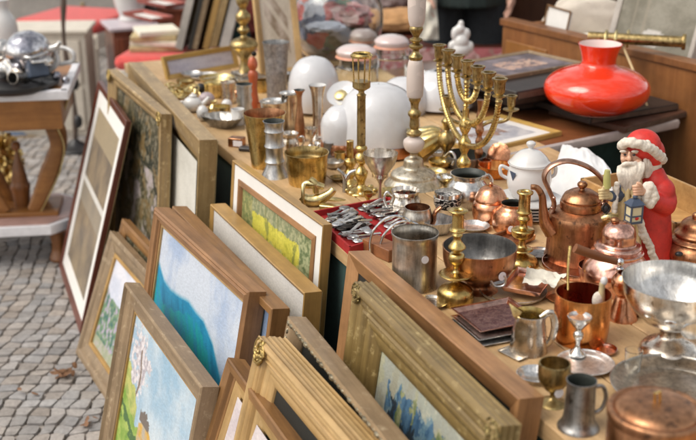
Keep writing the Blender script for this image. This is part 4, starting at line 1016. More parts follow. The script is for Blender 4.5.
o = solid('copper_candelabrum', 'slimmer copper coloured two armed candelabrum behind the seven branched one', 'candelabrum', S, S_round([(13, 170), (13, 167), (5, 164), (3, 158), (4.5, 152), (3, 147), (4, 141), (2.5, 136), (4.5, 130), (3, 124), (4, 116), (2.6, 110), (4, 100)]), 'copper_brown', None, sm=False)
ptube(o, 'arm', S, [(478, 128), (490, 122), (500, 122), (508, 119), (511, 112)], 1.8, 'brass_dull'); ptube(o, 'arm', S, [(478, 128), (467, 124), (456, 122), (449, 117), (447, 110)], 1.8, 'brass_dull')
for cx in (511, 447):
    m = MB(); q = S.prof([(2, 112), (8, 110), (8, 109), (3, 108), (4, 105), (4.4, 98), (5.8, 96.5), (5.8, 95.5), (3.6, 95.5), (3.4, 102)]); c = S.pt(cx, 110); m.lathe([(0, q[0][1])] + q + [(0, q[-1][1])], 22, c=(c.x, 0, 0)); part(o, 'candle_cup', m, 'brass_dull')
# ---- figurine white ----------------------------------------------------
S = Spot(461, 56, TOP + .045)
m = MB(); s_ = 1 / S.sc(0)
for x, y, r in ((461, 50, (10, 8, 8)), (461, 42, (8, 7, 8)), (455, 34, (4, 4, 7)), (466, 34, (4.5, 4, 6)), (460, 29, (5, 5, 5)), (461, 24, (3, 3, 4)), (452, 46, (4, 4, 5)), (470, 47, (4, 4, 6))): m.ball(S.pt(x, y), tuple(a * s_ for a in r))
thing('china_figurine', m, M['porcelain'], S, 'white china figurine of clustered rounded shapes before the dark trousers', 'figurine', remesh=.003)
# ---- glass jars --------------------------------------------------------
def jar(label, S, w, ytop, ybot, lidr, shoulder):
    o = vessel('glass_jar', label, 'jar', S, [(w * .9, ybot), (w, ybot - 3), (w, shoulder + 4), (w * .8, shoulder), (w * .76, ytop + 5)], 'glass', t=.004, group='clip top glass jars')
    m = MB(); q = S.prof(S_round([(w * .84, ytop + 6), (w * .9, ytop + 3), (w * .9, ytop), (w * .6, ytop - 4), (w * .2, ytop - 5)])); m.lathe([(0, q[0][1])] + q + [(0, q[-1][1])], 36); part(o, 'lid', m, 'glass_pink')
    m = MB(); q = S.prof([(w * .88, ytop + 7.5), (w * .95, ytop + 7), (w * .88, ytop + 5)]); m.lathe(q + [q[0]], 36); part(o, 'rubber_seal', m, 'seal')
    ptube(o, 'wire_clip', S, [(S.px + w * .8, ytop + 2, -.02), (S.px + w * 1.0, ytop + 8, -.03), (S.px + w * .95, ytop + 22, -.03)], .8, 'chrome', n=6)
jar('wide clip top glass jar behind the brass crown', Spot(356, 96), 22, 50, 96, 22, 66)
jar('clip top glass jar behind the marble column', Spot(391, 90), 19, 40, 90, 18, 56)
jar('smaller clip top glass jar farthest back with pinkish lid', Spot(363, 66), 15, 34, 66, 15, 44)
S = Spot(338, 64)
o = vessel('glass_bowl', 'huge round glass bowl over red flowered fabric', 'bowl', S, [(20, 66), (24, 62), (38, 48), (45, 26), (44, 4), (34, -12), (24, -18), (26, -24)], 'glass', t=.007)
# ---- tureen on stack of plates -----------------------------------------
S = Spot(528, 214)
for k in range(5):
    Sk = Spot(528, 214, TOP); r = 33 / S.sc(0); z = .0075 * k
    m = MB(); m.lathe([(0, z), (r * .55, z), (r * .62, z + .002), (r, z + .009), (r, z + .011), (r * .62, z + .005), (0, z + .003)], 56)
    thing('china_plate', m, M['porcelain'], Sk, 'white china plate, %s in the stack under the tureen' % ['lowest', 'second lowest', 'middle one', 'second highest', 'topmost'][k], 'plate', 'china plates under the tureen')
S = Spot(528, 196, TOP + .036)
o = vessel('china_tureen', 'white china tureen with lid and small blue crest on plates', 'tureen', S, [(13, 200), (14, 197), (17, 194), (21.5, 185), (22, 175), (20.5, 166), (22, 163)], 'porcelain', t=.002)
m = MB(); m.lathe(smoothprof(S.prof([(20, 164), (21, 162), (19, 160), (16, 156), (10, 151), (3.5, 149), (2.5, 147.5), (4.5, 145), (4.5, 142.5), (2, 141)])) + [(0, S.zz(141))], 48); part(o, 'lid', m, 'porcelain')
for s_ in (-1, 1): ptube(o, 'handle', S, [(528 + s_ * 19, 169), (528 + s_ * 27, 166), (528 + s_ * 27, 174), (528 + s_ * 21, 178)], 1.8, 'porcelain')
c = S.pt(510, 172); q = S.prof([(22, 174)])[0]; ang = math.asin(max(-1, min(1, (c.x - S.pt(528, 174).x) / q[0])))
m = MB(); cx, cy = q[0] * math.sin(ang), -q[0] * math.cos(ang); nrm = Vector((math.sin(ang), -math.cos(ang), 0)); tg = Vector((math.cos(ang), math.sin(ang), 0)); cc = Vector((cx, cy, c.z)) + nrm * .0016; w_ = 4.5 / S.sc(0)
m.add([cc + tg * -w_ + Vector((0, 0, w_)), cc + tg * w_ + Vector((0, 0, w_ * .8)), cc + tg * .1 * w_ + Vector((0, 0, -w_ * 1.1)), cc + tg * -w_ * .3 + nrm * .0006], [(0, 3, 2), (3, 1, 2), (0, 1, 3)]); part(o, 'crest', m, 'blue_paint')
S = Spot(496, 176)
o = vessel('copper_bowl', 'copper bowl left of the tureen holding a leaning lid', 'bowl', S, [(10, 178), (15, 174), (17.5, 167), (18, 165)], 'copper_orange', floor=175)
S = Spot(498, 166)
m = MB(); rt = Matrix.Rotation(R(62), 3, 'X') @ Matrix.Rotation(R(-25), 3, 'Y'); s_ = 1 / S.sc(0)
m.lathe([(0, .006), (4 * s_, .005), (9 * s_, .003), (12 * s_, 0), (12 * s_, -.002), (0, -.001)], 36, c=(0, 0, 12 * s_), rot=rt, rf=lambda a, k: 1 + .03 * math.sin(a * 10)); thing('embossed_disc', m, M['copper'], S, 'embossed copper disc leaning in the copper bowl', 'disc')
S = Spot(488, 158)
o = vessel('china_cup', 'white china cup with loop handle behind the copper lid', 'cup', S, [(7, 160), (10, 154), (11, 146), (11, 143)], 'porcelain'); ptube(o, 'handle', S, [(478, 146), (472, 145), (473, 153), (479, 155)], 1.4, 'porcelain')
# crumpled white sheet
def sheet():
    P = [at(548, 200, TOP), at(615, 222, TOP), at(606, 176, TOP), at(562, 152, TOP)]; c = at(575, 185, TOP); n = 40; vs = []
    for j in range(n + 1):
        for i in range(n + 1):
            u, v = i / n, j / n; p = (P[0] * (1 - u) + P[1] * u) * (1 - v) + (P[3] * (1 - u) + P[2] * u) * v
            z = .010 + .060 * math.sin(v * 2.6) * math.sin(.3 + u * 2.2) + .016 * noise.noise(Vector((u * 3.5 + v * 1.5, v * 2.0, 4))) + .004 * noise.noise(Vector((u * 12, v * 12, 1)))
            vs.append(p - c + Vector((0, 0, z)))
    m = MB(); m.add(vs, [(j * (n + 1) + i, j * (n + 1) + i + 1, (j + 1) * (n + 1) + i + 1, (j + 1) * (n + 1) + i) for j in range(n) for i in range(n)])
    thing('white_napkin', m, M['white_cloth'], c, 'crumpled white cloth bundled behind the brown kettle', 'cloth')
sheet()
# ---- left middle: mortar, beakers --------------------------------------
S = Spot(307, 183)
o = vessel('brass_mortar', 'round golden brass pot with dark contents on the table edge', 'pot', S, [(16, 186), (18, 183), (19.5, 175), (20.5, 165), (21, 157), (22.5, 152)], 'brass', 'brass_dull', floor=162, t=.002)
S = Spot(266, 166)
o = vessel('brass_beaker', 'tall tapered brass beaker beside the ringed pewter cup', 'beaker', S, [(14, 168), (14.5, 165), (15.5, 155), (18, 135), (20.5, 117), (21.5, 113)], 'brass', 'copper_brown', sm=False)
S = Spot(275, 176)
vessel('pewter_cup', 'slim ringed pewter cup with flared foot, nearest the table edge', 'cup', S, [(13, 179), (14, 176), (12, 172), (9, 166), (8.5, 163), (10, 161), (8.5, 158), (8.5, 148), (10, 146), (8.8, 143), (8.8, 133), (10, 131), (9, 128), (9.5, 124), (11, 121)], 'silver_matt', 'dark_inside', sm=False)
S = Spot(254, 108)
solid('pepper_mill', 'turned red orange wooden pepper mill', 'mill', S, S_round([(5, 111), (5.5, 108), (5, 100), (4, 92), (4, 84), (5, 76), (4.5, 72), (3, 70), (4.5, 67), (5, 64), (4, 60), (2, 57)]), 'redwood', None, sm=False)
pballs(bpy.data.objects['pepper_mill'], 'knob', S, [(254, 54, 2.6)], 'iron')
S = Spot(277, 100)
vessel('pewter_vase', 'tall engraved grey pewter cup before the standing cream picture', 'cup', S, [(10, 102), (10, 99), (10, 85), (11.5, 60), (12.5, 46), (13.5, 42)], 'pewter_engraved', 'pewter', sm=False)
S = Spot(289, 95)
vessel('dark_goblet', 'little dark metal goblet next to the tall grey cup', 'goblet', S, [(6, 97), (5, 94), (2, 90), (2, 84), (5, 79), (6.5, 75), (7, 73)], 'pewter', 'silver_matt', floor=83)
S = Spot(245, 117)
vessel('silver_shaker', 'ribbed silver shaker left of the pepper mill', 'shaker', S, [(8, 119), (8.5, 116), (7, 112), (8, 108), (7, 104), (8, 100), (7, 95), (8, 91), (7.5, 87), (8.5, 84)], 'silver_matt', 'dark_inside', sm=False)
S = Spot(229, 103)
vessel('silver_shaker', 'plain silver cup among the small trinkets', 'cup', S, [(6, 105), (7, 100), (6.5, 90), (8, 82)], 'silver_warm')
S = Spot(274, 132)
vessel('copper_cup', 'copper tinted silver cup behind the brass beaker', 'cup', S, [(10, 133), (11, 129), (12, 115), (13, 104), (14, 101)], 'silver_warm', 'silver')
S = Spot(290, 128)
vessel('copper_beaker', 'taller copper tinted beaker with pale rim behind the cups', 'beaker', S, [(8, 130), (8.5, 125), (9, 110), (9.5, 96), (10.5, 93)], 'silver_warm', 'silver')
S = Spot(300, 141)
vessel('slim_vase', 'slender dark brown metal vase with flared mouth', 'vase', S, [(6, 143), (5.5, 140), (5.5, 132), (4.5, 120), (2.6, 105), (3, 95), (6, 90)], 'copper_brown', 'dark_inside')
S = Spot(318, 140)
vessel('trumpet_vase', 'tall silver and copper trumpet vase with white rim', 'vase', S, [(9, 142), (8.5, 139), (6, 133), (5, 120), (5.5, 105), (6.5, 93), (9, 85)], 'silver_warm', 'porcelain')
S = Spot(311, 148)
vessel('tiny_goblet', 'tiny copper tinted goblet at the foot of the trumpet vase', 'goblet', S, [(6, 150), (5, 147), (2, 144), (2, 139), (5, 134), (6.5, 128)], 'silver_warm', floor=139)
S = Spot(290, 153)
o = vessel('silver_creamer', 'tiny silver creamer with curled handle behind the brass mortar', 'creamer', S, [(6, 155), (9, 150), (9, 142), (7, 137), (9, 133)], 'silver_warm'); ptube(o, 'handle', S, [(298, 138), (303, 137), (303, 145), (298, 148)], 1.2, 'silver')
S = Spot(322, 152)
vessel('silver_creamer', 'small round silver cup beside the tiny goblet', 'cup', S, [(5, 154), (8, 150), (8, 144), (6, 140), (7, 138)], 'silver', 'silver_warm')
# trinkets, far left end of the table
G_T = 'small trinkets at the far end of the table'
def trinket(name, label, cat, x, y, r, mat, lump=0, seed=1):
    S = Spot(x, y); s_ = 1 / S.sc(0); rr = tuple(a * s_ for a in r)
    m = lumpy((0, 0, rr[2] * .92), rr, seed, lump, 2, 24, 14) if lump else MB().ball((0, 0, rr[2]), rr, n=22, m=14)
    return thing(name, m, M[mat], S, label, cat, G_T)
o = trinket('white_teapot', 'small white china teapot among the trinkets', 'teapot', 193, 112, (10, 8, 8), 'porcelain'); S = Spot(193, 112)
ptube(o, 'spout', S, [(201, 106), (207, 100), (209, 97)], [3, 2.2, 1.6], 'porcelain'); ptube(o, 'handle', S, [(185, 102), (180, 103), (182, 110), (187, 110)], 1.4, 'porcelain'); pballs(o, 'lid', S, [(193, 96, (4, 4, 2)), (193, 94, 1.6)], 'porcelain')
trinket('stone_egg', 'pale purple stone egg next to the white teapot', 'egg', 207, 105, (8, 7, 6.5), 'stone_lilac')
trinket('egg_holder', 'tall white egg cup below the purple egg', 'egg cup', 203, 121, (6, 6, 8), 'porcelain')
trinket('black_ball', 'glossy black ball beside the wire basket', 'ball', 201, 93, (5, 5, 5), 'black')
trinket('white_egg', 'small white egg right of the brass cups', 'egg', 227, 110, (5.5, 5, 5.5), 'porcelain')
S = Spot(215, 97); vessel('brass_cup', 'yellow brass cup behind the purple egg', 'cup', S, [(7, 98), (9, 94), (10, 86), (11, 83)], 'brass_pale')
S = Spot(217, 84); vessel('brass_dish', 'wide pale brass dish farthest of the trinkets', 'dish', S, [(10, 84), (16, 80), (18, 77)], 'brass_pale')
S = Spot(222, 118); vessel('brass_cup', 'low pale brass cup between purple egg and white egg', 'cup', S, [(6, 119), (8, 113), (9, 106)], 'brass_pale')
S = Spot(238, 124); vessel('china_cup', 'white china mug beside the grey shell dish', 'cup', S, [(6, 128), (7, 122), (6.5, 112), (7, 109)], 'porcelain')
S = Spot(224, 127)
o = vessel('shell_dish', 'grey fluted shell shaped dish on the table edge', 'dish', S, [(7, 129), (12, 126), (19, 119), (21, 116)], 'pewter', 'pewter_light', floor=127, ax=.75, rf=lambda a, k: 1 + .04 * math.sin(a * 14) + (.22 if math.cos(a + 2.6) > .9 else 0)); o.rotation_euler = (0, 0, R(-35))
S = Spot(237, 146); m = MB(); m.box((0, 0, .013), (.042, .032, .026), rot=Matrix.Rotation(R(-20), 3, 'Z')); o = thing('small_box', m, M['copper_brown'], S, 'tiny brown box with white label before the shell dish', 'box', G_T, bevel=.002)
m = MB(); m.box((.004, -.019, .012), (.028, .002, .016), rot=Matrix.Rotation(R(-20), 3, 'Z')); part(o, 'paper_label', m, 'sticker')
S = Spot(248, 151); m = MB(); m.box((0, 0, .006), (.05, .025, .012), rot=Matrix.Rotation(R(-15), 3, 'Z')); thing('black_case', m, M['black_leather'], S, 'flat black case beside the tiny brown box', 'case', G_T, bevel=.004)
# wire basket of straw coloured loops
S = Spot(182, 96); m = MB(); rnd = random.Random(9)
for k in range(16):
    a0 = rnd.uniform(0, 6.28); rx, ry = rnd.uniform(.02, .045), rnd.uniform(.012, .03); c = Vector((rnd.uniform(-.035, .03), rnd.uniform(-.04, .05), rnd.uniform(.006, .035)))
    m.tube([c + Vector((rx * math.cos(t + a0), ry * math.sin(t + a0), .01 * math.sin(t * 2))) for t in [i * .63 for i in range(11)]], .0028, 6)
thing('brass_chains', m, M['brass_pale'], S, 'tangle of thin golden loops at the far table edge', 'chain')
for x, y, sx in ((236, 99, 5), (258, 116, 6), (262, 104, 5), (250, 126, 6), (214, 131, 4), (298, 152, 4)):
    pass
trinket('brass_weight', 'small brass weight between pepper mill and brass beaker', 'weight', 249, 124, (5, 5, 5), 'brass_pale')
trinket('copper_ball', 'small copper ball lying behind the ribbed silver shaker', 'ball', 237, 98, (4.5, 4.5, 4.5), 'copper')
trinket('china_ball', 'white china knob next to the slim ringed cup', 'knob', 258, 126, (4.5, 4.5, 4.5), 'porcelain')
# ---- brass lamp base at the back left ----------------------------------
S = Spot(245, 80)
o = solid('urn_lamp', 'tall aged brass lamp base with urn on a square foot', 'lamp', S, S_round([(8, 74), (5, 68), (4, 60), (6, 56), (13, 48), (14, 44), (11, 40), (4, 37), (3, 34), (6, 31), (5.5, 28), (3, 26), (7, 20), (7.5, 15), (4, 11), (3.5, 8), (6, 4), (6.5, -2), (4, -6), (4, -20), (7, -24)]), 'brass_dull', None, sm=False)
m = MB(); w_ = 34 / S.sc(0); m.box((0, 0, .010), (w_, w_, .016), rot=Matrix.Rotation(R(38), 3, 'Z')); m.box((0, 0, .024), (w_ * .6, w_ * .6, .016), rot=Matrix.Rotation(R(38), 3, 'Z')); part(o, 'square_foot', m, 'pewter_light', bevel=.003)
# ================================================================== TABLE B WARES
# dark albums under and beside the lamp shade
def slab(name, label, cat, c, dims, rz, mat, parts=None, bevel=.003, group=None):
    m = MB(); m.box((0, 0, dims[2] / 2), dims); o = thing(name, m, M[mat], c, label, cat, group, bevel=bevel); o.rotation_euler = (0, 0, rz); return o
angB = math.atan2(BD.y, BD.x)
def BP(s, t, z=0): return BA + BD * s + BN * t + Vector((0, 0, z))
def local_uv(p):
    q = p - BA; return q.dot(BD), q.dot(BN)
def album(label, px, py, L, W, T, z, rz, mat='black_leather', cat='album', group='dark albums on the folding table'):
    p = at(px, py, BH + z); o = slab('album', label, cat, p, (L, W, T), rz, mat, group=group)
    m = MB(); m.box((0.004, -.002, T / 2), (L - .010, W + .0, T * .6)); part(o, 'page_block', m, 'paper_dark')
    return o
M['paper_dark'] = plain('paper_dark', (.11, .07, .05), .7, .3, 40)
M['album_brown'] = plain('album_brown', (.10, .045, .028), .4, .3, 30, .2)
album('brown leather album lowest under the red lamp shade', 620, 115, .34, .30, .020, .0, angB + R(6), 'album_brown')
album('black album directly under the red lamp shade', 605, 108, .36, .27, .022, .021, angB - R(4))
album('black album lowest in the stack below the glazed print', 532, 98, .36, .26, .035, .0, angB - R(8))
album('thick black album in the middle of the stack below the glazed print', 530, 92, .37, .27, .04, .036, angB - R(3))
album('black album right under the glazed print', 528, 86, .35, .26, .03, .077, angB + R(2))
def flat_frame(label, q, h, w, t, mat, pic, matm=None):
    P = [at(x, y, h) for x, y in q]     # near-left, near-right, far-right, far-left
    X = (P[1] - P[0]); W = X.length; X.normalize(); Y = Vector((-X.y, X.x, 0)); H = (P[3] - P[0]).dot(Y)
    O = P[0]; mw = Matrix(((X.x, 0, Y.x, O.x), (X.y, 0, Y.y, O.y), (0, -1, 0, O.z), (0, 0, 0, 1)))
    o = empty('picture_frame', mat=mw, label=label, cat='picture frame', group='framed pictures lying flat')
    m = MB(); us = []; ring_sweep(W, H, [(0, t), (0, .002), (.002, 0), (w * .5, .003), (w, .005), (w, t), (w - .002, t)], m, 0, us); q_ = build('moulding', m, M[mat], o, sharp=30); put_uv(q_, us)
    x = w
    if matm:
        m = MB(); us = []; ring_sweep(W - 2 * x + .002, H - 2 * x + .002, [(0, .008), (0, .006), (matm, .006), (matm, .008)], m, 0, us); m.v = [(a + x - .001, b, c + x - .001) for a, b, c in m.v]; build('mat_board', m, M['mat_white'], o); x += matm
    painting(o, x - .002, x - .002, W - 2 * x + .004, H - 2 * x + .004, .007, pic, 60, 'print')
    m = MB(); m.box((W / 2, t - .001, H / 2), (W - .01, .003, H - .01)); build('backing_board', m, M['paper_old'], o)
    return o
def p_people(u, v):
    n = fn_noise(u, v, 4, 81); n2 = fn_noise(u, v, 10, 82); c = mixc((.10, .08, .09), (.24, .20, .22), n + .5)
    if .25 < u < .8 and .25 < v < .75 and n2 > -.1: c = mixc((.42, .20, .14), (.55, .40, .32), n2 + .5)
    return c
def p_grey(u, v):
    n = fn_noise(u, v, 5, 91); c = mixc((.40, .40, .44), (.60, .58, .58), n + .5)
    if .2 < u < .75 and .3 < v < .7 and n > -.1: c = mixc((.10, .10, .13), (.36, .22, .16), n + .6)
    return c
flat_frame('pale rimmed glazed print lying on top of the black albums', [(505, 76), (583, 62), (545, 48), (480, 58)], BH + .122, .016, .014, 'f_grey', p_people)
flat_frame('gold framed print with white mat lying flat behind the tureen', [(478, 151), (562, 131), (527, 110), (452, 124)], TOP + .012, .022, .014, 'f_goldb', p_grey, .03)
# ---- red lamp shade ----------------------------------------------------
S = Spot(595, 112, BH + .044)
pr = S.prof([(14, 120), (26, 119), (40, 113), (49, 106), (52.5, 97), (50, 89), (42, 82), (30, 77), (21, 74.5), (17.5, 72), (17, 68), (18.5, 61), (21, 54), (21.8, 52)])
zmin = min(z for r, z in pr); pr = [(r, z - zmin) for r, z in pr]; p_ = smoothprof(pr); p2, k = vprof(p_, .003, .003)
m = MB(); m.lathe(p2, 72, split=k)
M['shade_inside'] = plain('shade_inside', (.80, .62, .58), .3, .04)
o = thing('glass_lampshade', m, [M['red_glass'], M['shade_inside']], S, 'large glossy red orange glass lamp shade with flared neck', 'lamp shade')
# ================================================================== FIGURINE IN RED ROBE
def santa():
    S = Spot(646, 262); s_ = 1 / S.sc(.12)
    o = empty('bearded_figurine', S.loc, 'bearded figurine in red hooded coat holding a candle and a lantern', 'figurine')
    def E(lst, mb=None):
        mb = mb or MB()
        for b in lst:
            x, y, rx, ry, rz = b[:5]; off = b[5] if len(b) > 5 else 0; rot = Matrix.Rotation(R(b[6]), 3, 'Y') if len(b) > 6 else None
            mb.ball(S.pt(x, y, off), (rx * s_, ry * s_, rz * s_), n=22, m=14, rot=rot)
        return mb
    def T(mb, pts, rad): mb.tube([S.pt(p[0], p[1], p[2] if len(p) > 2 else 0) for p in pts], [r * s_ for r in rad], 16); return mb
    # red coat: body, shoulder, sleeve
    m = MB(); q = S.prof([(26, 264), (27, 258), (24, 240), (21, 220), (19, 204), (18, 190), (14, 178), (8, 168)]); m.lathe([(0, q[0][1])] + q + [(0, q[-1][1])], 40, c=(S.pt(650, 220).x, .0, 0), ax=.75)
    E([(655, 182, 13, 14, 14), (662, 192, 13, 13, 15, -.012), (665, 204, 11, 12, 12, -.02)], m); T(m, [(662, 186, -.005), (666, 204, -.022), (652, 200, -.045)], [11, 10.5, 8])
    part(o, 'red_coat', m, 'red_paint', remesh=.0022)
    # cream robe front
    m = MB(); q = S.prof([(17, 262), (17, 250), (15, 230), (13, 210), (12, 190), (8, 175)]); m.lathe([(0, q[0][1])] + q + [(0, q[-1][1])], 36, c=(S.pt(628, 220).x, -.012, 0), ax=.9)
    for k in range(5): T(m, [(618 + k * 5, 182, -.036 + .002 * abs(k - 2)), (617 + k * 5.4, 215, -.044), (615 + k * 6, 258, -.05)], [1.6, 2.2, 2.6])
    part(o, 'cream_robe', m, 'cream_paint', remesh=.0018)
    rnd = random.Random(6)
    def fur(name, path, r, n):
        P, _ = spline([S.pt(*p) for p in path], 1, n); m = MB()
        for p in P:
            for k in range(3): m.ball(p + Vector((rnd.gauss(0, .16), rnd.gauss(0, .16), rnd.gauss(0, .16))) * r * s_, (r * s_ * rnd.uniform(.72, .86),) * 3, n=9, m=6)
        part(o, name, m, 'fur_white', remesh=.0014)
    fur('fur_trim', [(637, 196, -.058), (638, 215, -.062), (643, 232, -.062), (650, 246, -.06), (655, 262, -.06)], 4.2, 9)
    fur('fur_trim', [(617, 184, -.045), (615, 205, -.052), (612, 232, -.055), (610, 258, -.055)], 3.4, 9)
    fur('fur_cuff', [(648, 186, -.058), (646, 194, -.062), (650, 204, -.062), (654, 196, -.06), (650, 187, -.058)], 5.2, 7)
    # head, face
    m = MB(); E([(633, 157, 12, 12, 14), (624, 159, 3.4, 3, 3.2, -.022), (627, 164, 4, 3.5, 3.5, -.022), (638, 162, 4, 3.5, 3.5, -.026), (629, 158.5, 2.4, 3.2, 3, -.031), (629, 155, 1.4, 2, 4, -.029), (624, 152.5, 3.4, 2, 1.6, -.022), (635, 152.5, 3.4, 2, 1.6, -.026)], m)
    part(o, 'face', m, 'skin_paint', remesh=.0014)
    m = E([(625, 154.8, 1.5, 1, 1.0, -.0265), (634, 155, 1.6, 1, 1.1, -.031)]); part(o, 'eyes', m, 'black')
    m = E([(623, 151.5, 3.4, 1.2, 1.3, -.027), (635, 151.5, 3.6, 1.2, 1.4, -.031)]); part(o, 'eyebrows', m, 'fur_white')
    m = E([(628.5, 168.5, 2.6, 1.2, 1.1, -.0345)]); part(o, 'lips', m, 'red_paint')
    # beard and hair: wavy strands
    m = MB(); E([(629, 176, 11, 9, 14, -.018), (640, 168, 9, 9, 12, -.004), (652, 163, 8, 10, 10, .006), (653, 174, 7, 8, 10, .002)], m)
    for k in range(18):
        x0 = 619 + k * 1.45; yy = 166 + rnd.uniform(-1, 2) + (0 if x0 < 632 else -4)
        T(m, [(x0, yy, -.030), (x0 + rnd.uniform(-2, 2), yy + 8, -.041), (x0 * .7 + 629 * .3 + rnd.uniform(-2, 2), yy + 17, -.040), (x0 * .4 + 628 * .6, yy + 25 + rnd.uniform(-2, 3), -.036)], [1.8, 2.1, 1.8, .8])
    for k in range(9):
        T(m, [(645 + k * 1.8, 156, -.020 + k * .005), (646 + k * 1.8 + rnd.uniform(-1, 1), 166, -.026 + k * .004), (646 + k * 1.6, 178, -.020 + k * .004)], [1.8, 2.1, 1.2])
    for sx in (-1, 1): T(m, [(629, 163.5, -.036), (629 + sx * 5, 164.5, -.036), (629 + sx * 10, 169, -.028 - .003 * sx)], [2.0, 2.4, .8])
    part(o, 'beard', m, 'fur_white', remesh=.0013)
    # hood: red dome with white brim
    m = MB(); E([(643, 145, 17.5, 16, 16), (652, 153, 12.5, 14, 15, .006)], m); part(o, 'hat', m, 'red_paint', remesh=.002)
    fur('hat_brim', [(622, 146, -.008), (625, 143, -.024), (634, 143, -.034), (645, 146, -.035), (654, 151, -.028), (660, 157, -.013), (662, 160, .004)], 5.0, 10)
    # arms and hands
    m = MB(); T(m, [(624, 190, -.02), (617, 196, -.035), (610, 196, -.050)], [7.5, 6.5, 5]); part(o, 'sleeve', m, 'blue_paint')
    def hand(mb, c, sgn):
        mb.ball(S.pt(*c), (5 * s_, 4 * s_, 5.5 * s_), n=14, m=10)
        for k in range(4):
            y = c[1] - 4.2 + k * 2.7
            T(mb, [(c[0] + 3, y, c[2] - .004), (c[0] - 2.5, y + .3, c[2] - .0115), (c[0] - 5.6 + .3 * k, y + .6, c[2] - .007), (c[0] - 5.0 + .3 * k, y + .7, c[2] + .001)], [1.5, 1.6, 1.5, 1.2])
        T(mb, [(c[0] + 3, c[1] - 3, c[2] - .006), (c[0] + 1, c[1] - 6, c[2] - .010), (c[0] - 2.5, c[1] - 7.2, c[2] - .010)], [1.7, 1.6, 1.3])
    m = MB(); hand(m, (605, 194, -.052), 1); T(m, [(612, 197, -.048), (607, 195, -.05)], [4, 4]); part(o, 'hand', m, 'cream_paint', remesh=.001)
    m = MB(); hand(m, (639, 190, -.068), 1); T(m, [(648, 194, -.06), (641, 191, -.066)], [4, 4]); part(o, 'hand', m, 'skin_paint', remesh=.001)
    m = MB(); T(m, [(607, 188, -.060), (607, 178, -.060), (607.5, 170, -.060)], [3.8, 3.6, 2.6]); part(o, 'candle', m, 'candle_green')
    ptube(o, 'key_ring', S, [(606, 203, -.058), (602, 208, -.06), (606, 213, -.06), (610, 208, -.06), (606, 203, -.058)], 1.0, 'iron', n=6); pballs(o, 'key_tag', S, [(606, 209, (3, 1.5, 4), -.058)], 'black')
    m = MB(); T(m, [(602, 219, -.056), (608, 217, -.058), (616, 216, -.052)], [3, 4, 4]); part(o, 'toy_bundle', m, 'brass_pale')
    # lantern
    c = S.pt(634, 211, -.078); m = MB(); a = 6.6 * s_
    for z in (-10.5, -4.0 + 0, 6.2): m.box(c + Vector((0, 0, z * s_)), (a * 2.1, a * 1.7, 2.2 * s_ if z != -4 else 1.3 * s_))
    for sx in (-1, 1):
        for sy in (-1, 1): m.box(c + Vector((sx * a * .92, sy * a * .75, -2 * s_)), (1.5 * s_, 1.5 * s_, 17 * s_))
    m.add([c + Vector((sx * a * 1.25, sy * a * 1.0, 7.3 * s_)) for sx, sy in ((-1, -1), (1, -1), (1, 1), (-1, 1))] + [c + Vector((sx * a * .5, sy * a * .4, 12.5 * s_)) for sx, sy in ((-1, -1), (1, -1), (1, 1), (-1, 1))], [(0, 1, 5, 4), (1, 2, 6, 5), (2, 3, 7, 6), (3, 0, 4, 7), (4, 5, 6, 7), (3, 2, 1, 0)])
    m.ball(c + Vector((0, 0, 14.5 * s_)), 2.4 * s_, n=10, m=6)
    m.xf(Matrix.Translation(c) @ Matrix.Rotation(R(20), 4, 'Z') @ Matrix.Translation(-c)); q_ = part(o, 'lantern', m, 'blue_paint', smooth=False)
    m = MB(); m.box(c + Vector((0, 0, -2 * s_)), (a * 1.85, a * 1.5, 16 * s_)); m.xf(Matrix.Translation(c) @ Matrix.Rotation(R(20), 4, 'Z') @ Matrix.Translation(-c)); g = part(o, 'lantern_pane', m, 'pane_cream', smooth=False)
    m = MB(); cc = Vector((0, -a * .76, -6 * s_)); cc = c + Matrix.Rotation(R(20), 3, 'Z') @ cc; m.ball(cc, (2.4 * s_, .6 * s_, 2.0 * s_), n=10, m=6); part(o, 'red_heart', m, 'red_paint')
M['candle_green'] = plain('candle_green', (.42, .40, .14), .45, .1)
M['pane_cream'] = plain('pane_cream', (.62, .55, .36), .4, .08)
santa()
# ---- pine crate behind the figurine ------------------------------------
def crate():
    a = at(672, 222, .82); r2 = at(671, 179, .82); o0 = Vector((a.x, a.y, TOP)); o = empty('pine_crate', o0, 'shallow open pine crate behind the red robed figurine', 'crate')
    w, l, h, t = .26, .34, .07, .008
    def wall(u0, v0, u1, v1):
        A = U * u0 + V * v0; B = U * u1 + V * v1; d = B - A; m = MB(); m.box((A + B) / 2 + Vector((0, 0, h / 2 + .002)), (d.length + t, t, h), rot=Matrix.Rotation(math.atan2(d.y, d.x), 3, 'Z')); part(o, 'side_board', m, 'pine_box', bevel=.001)
    a0 = -.012; vw = .20
    wall(a0, 0, a0, vw); wall(a0 + l, 0, a0 + l, vw); wall(a0, 0 - .0, a0 + l, 0); wall(a0, vw, a0 + l, vw)
    m = MB(); c = U * (a0 + l / 2) + V * (vw / 2); m.box(c + Vector((0, 0, .004)), (l, vw, .005), rot=Matrix.Rotation(math.atan2(U.y, U.x), 3, 'Z')); part(o, 'bottom_board', m, 'pine_box')
crate()
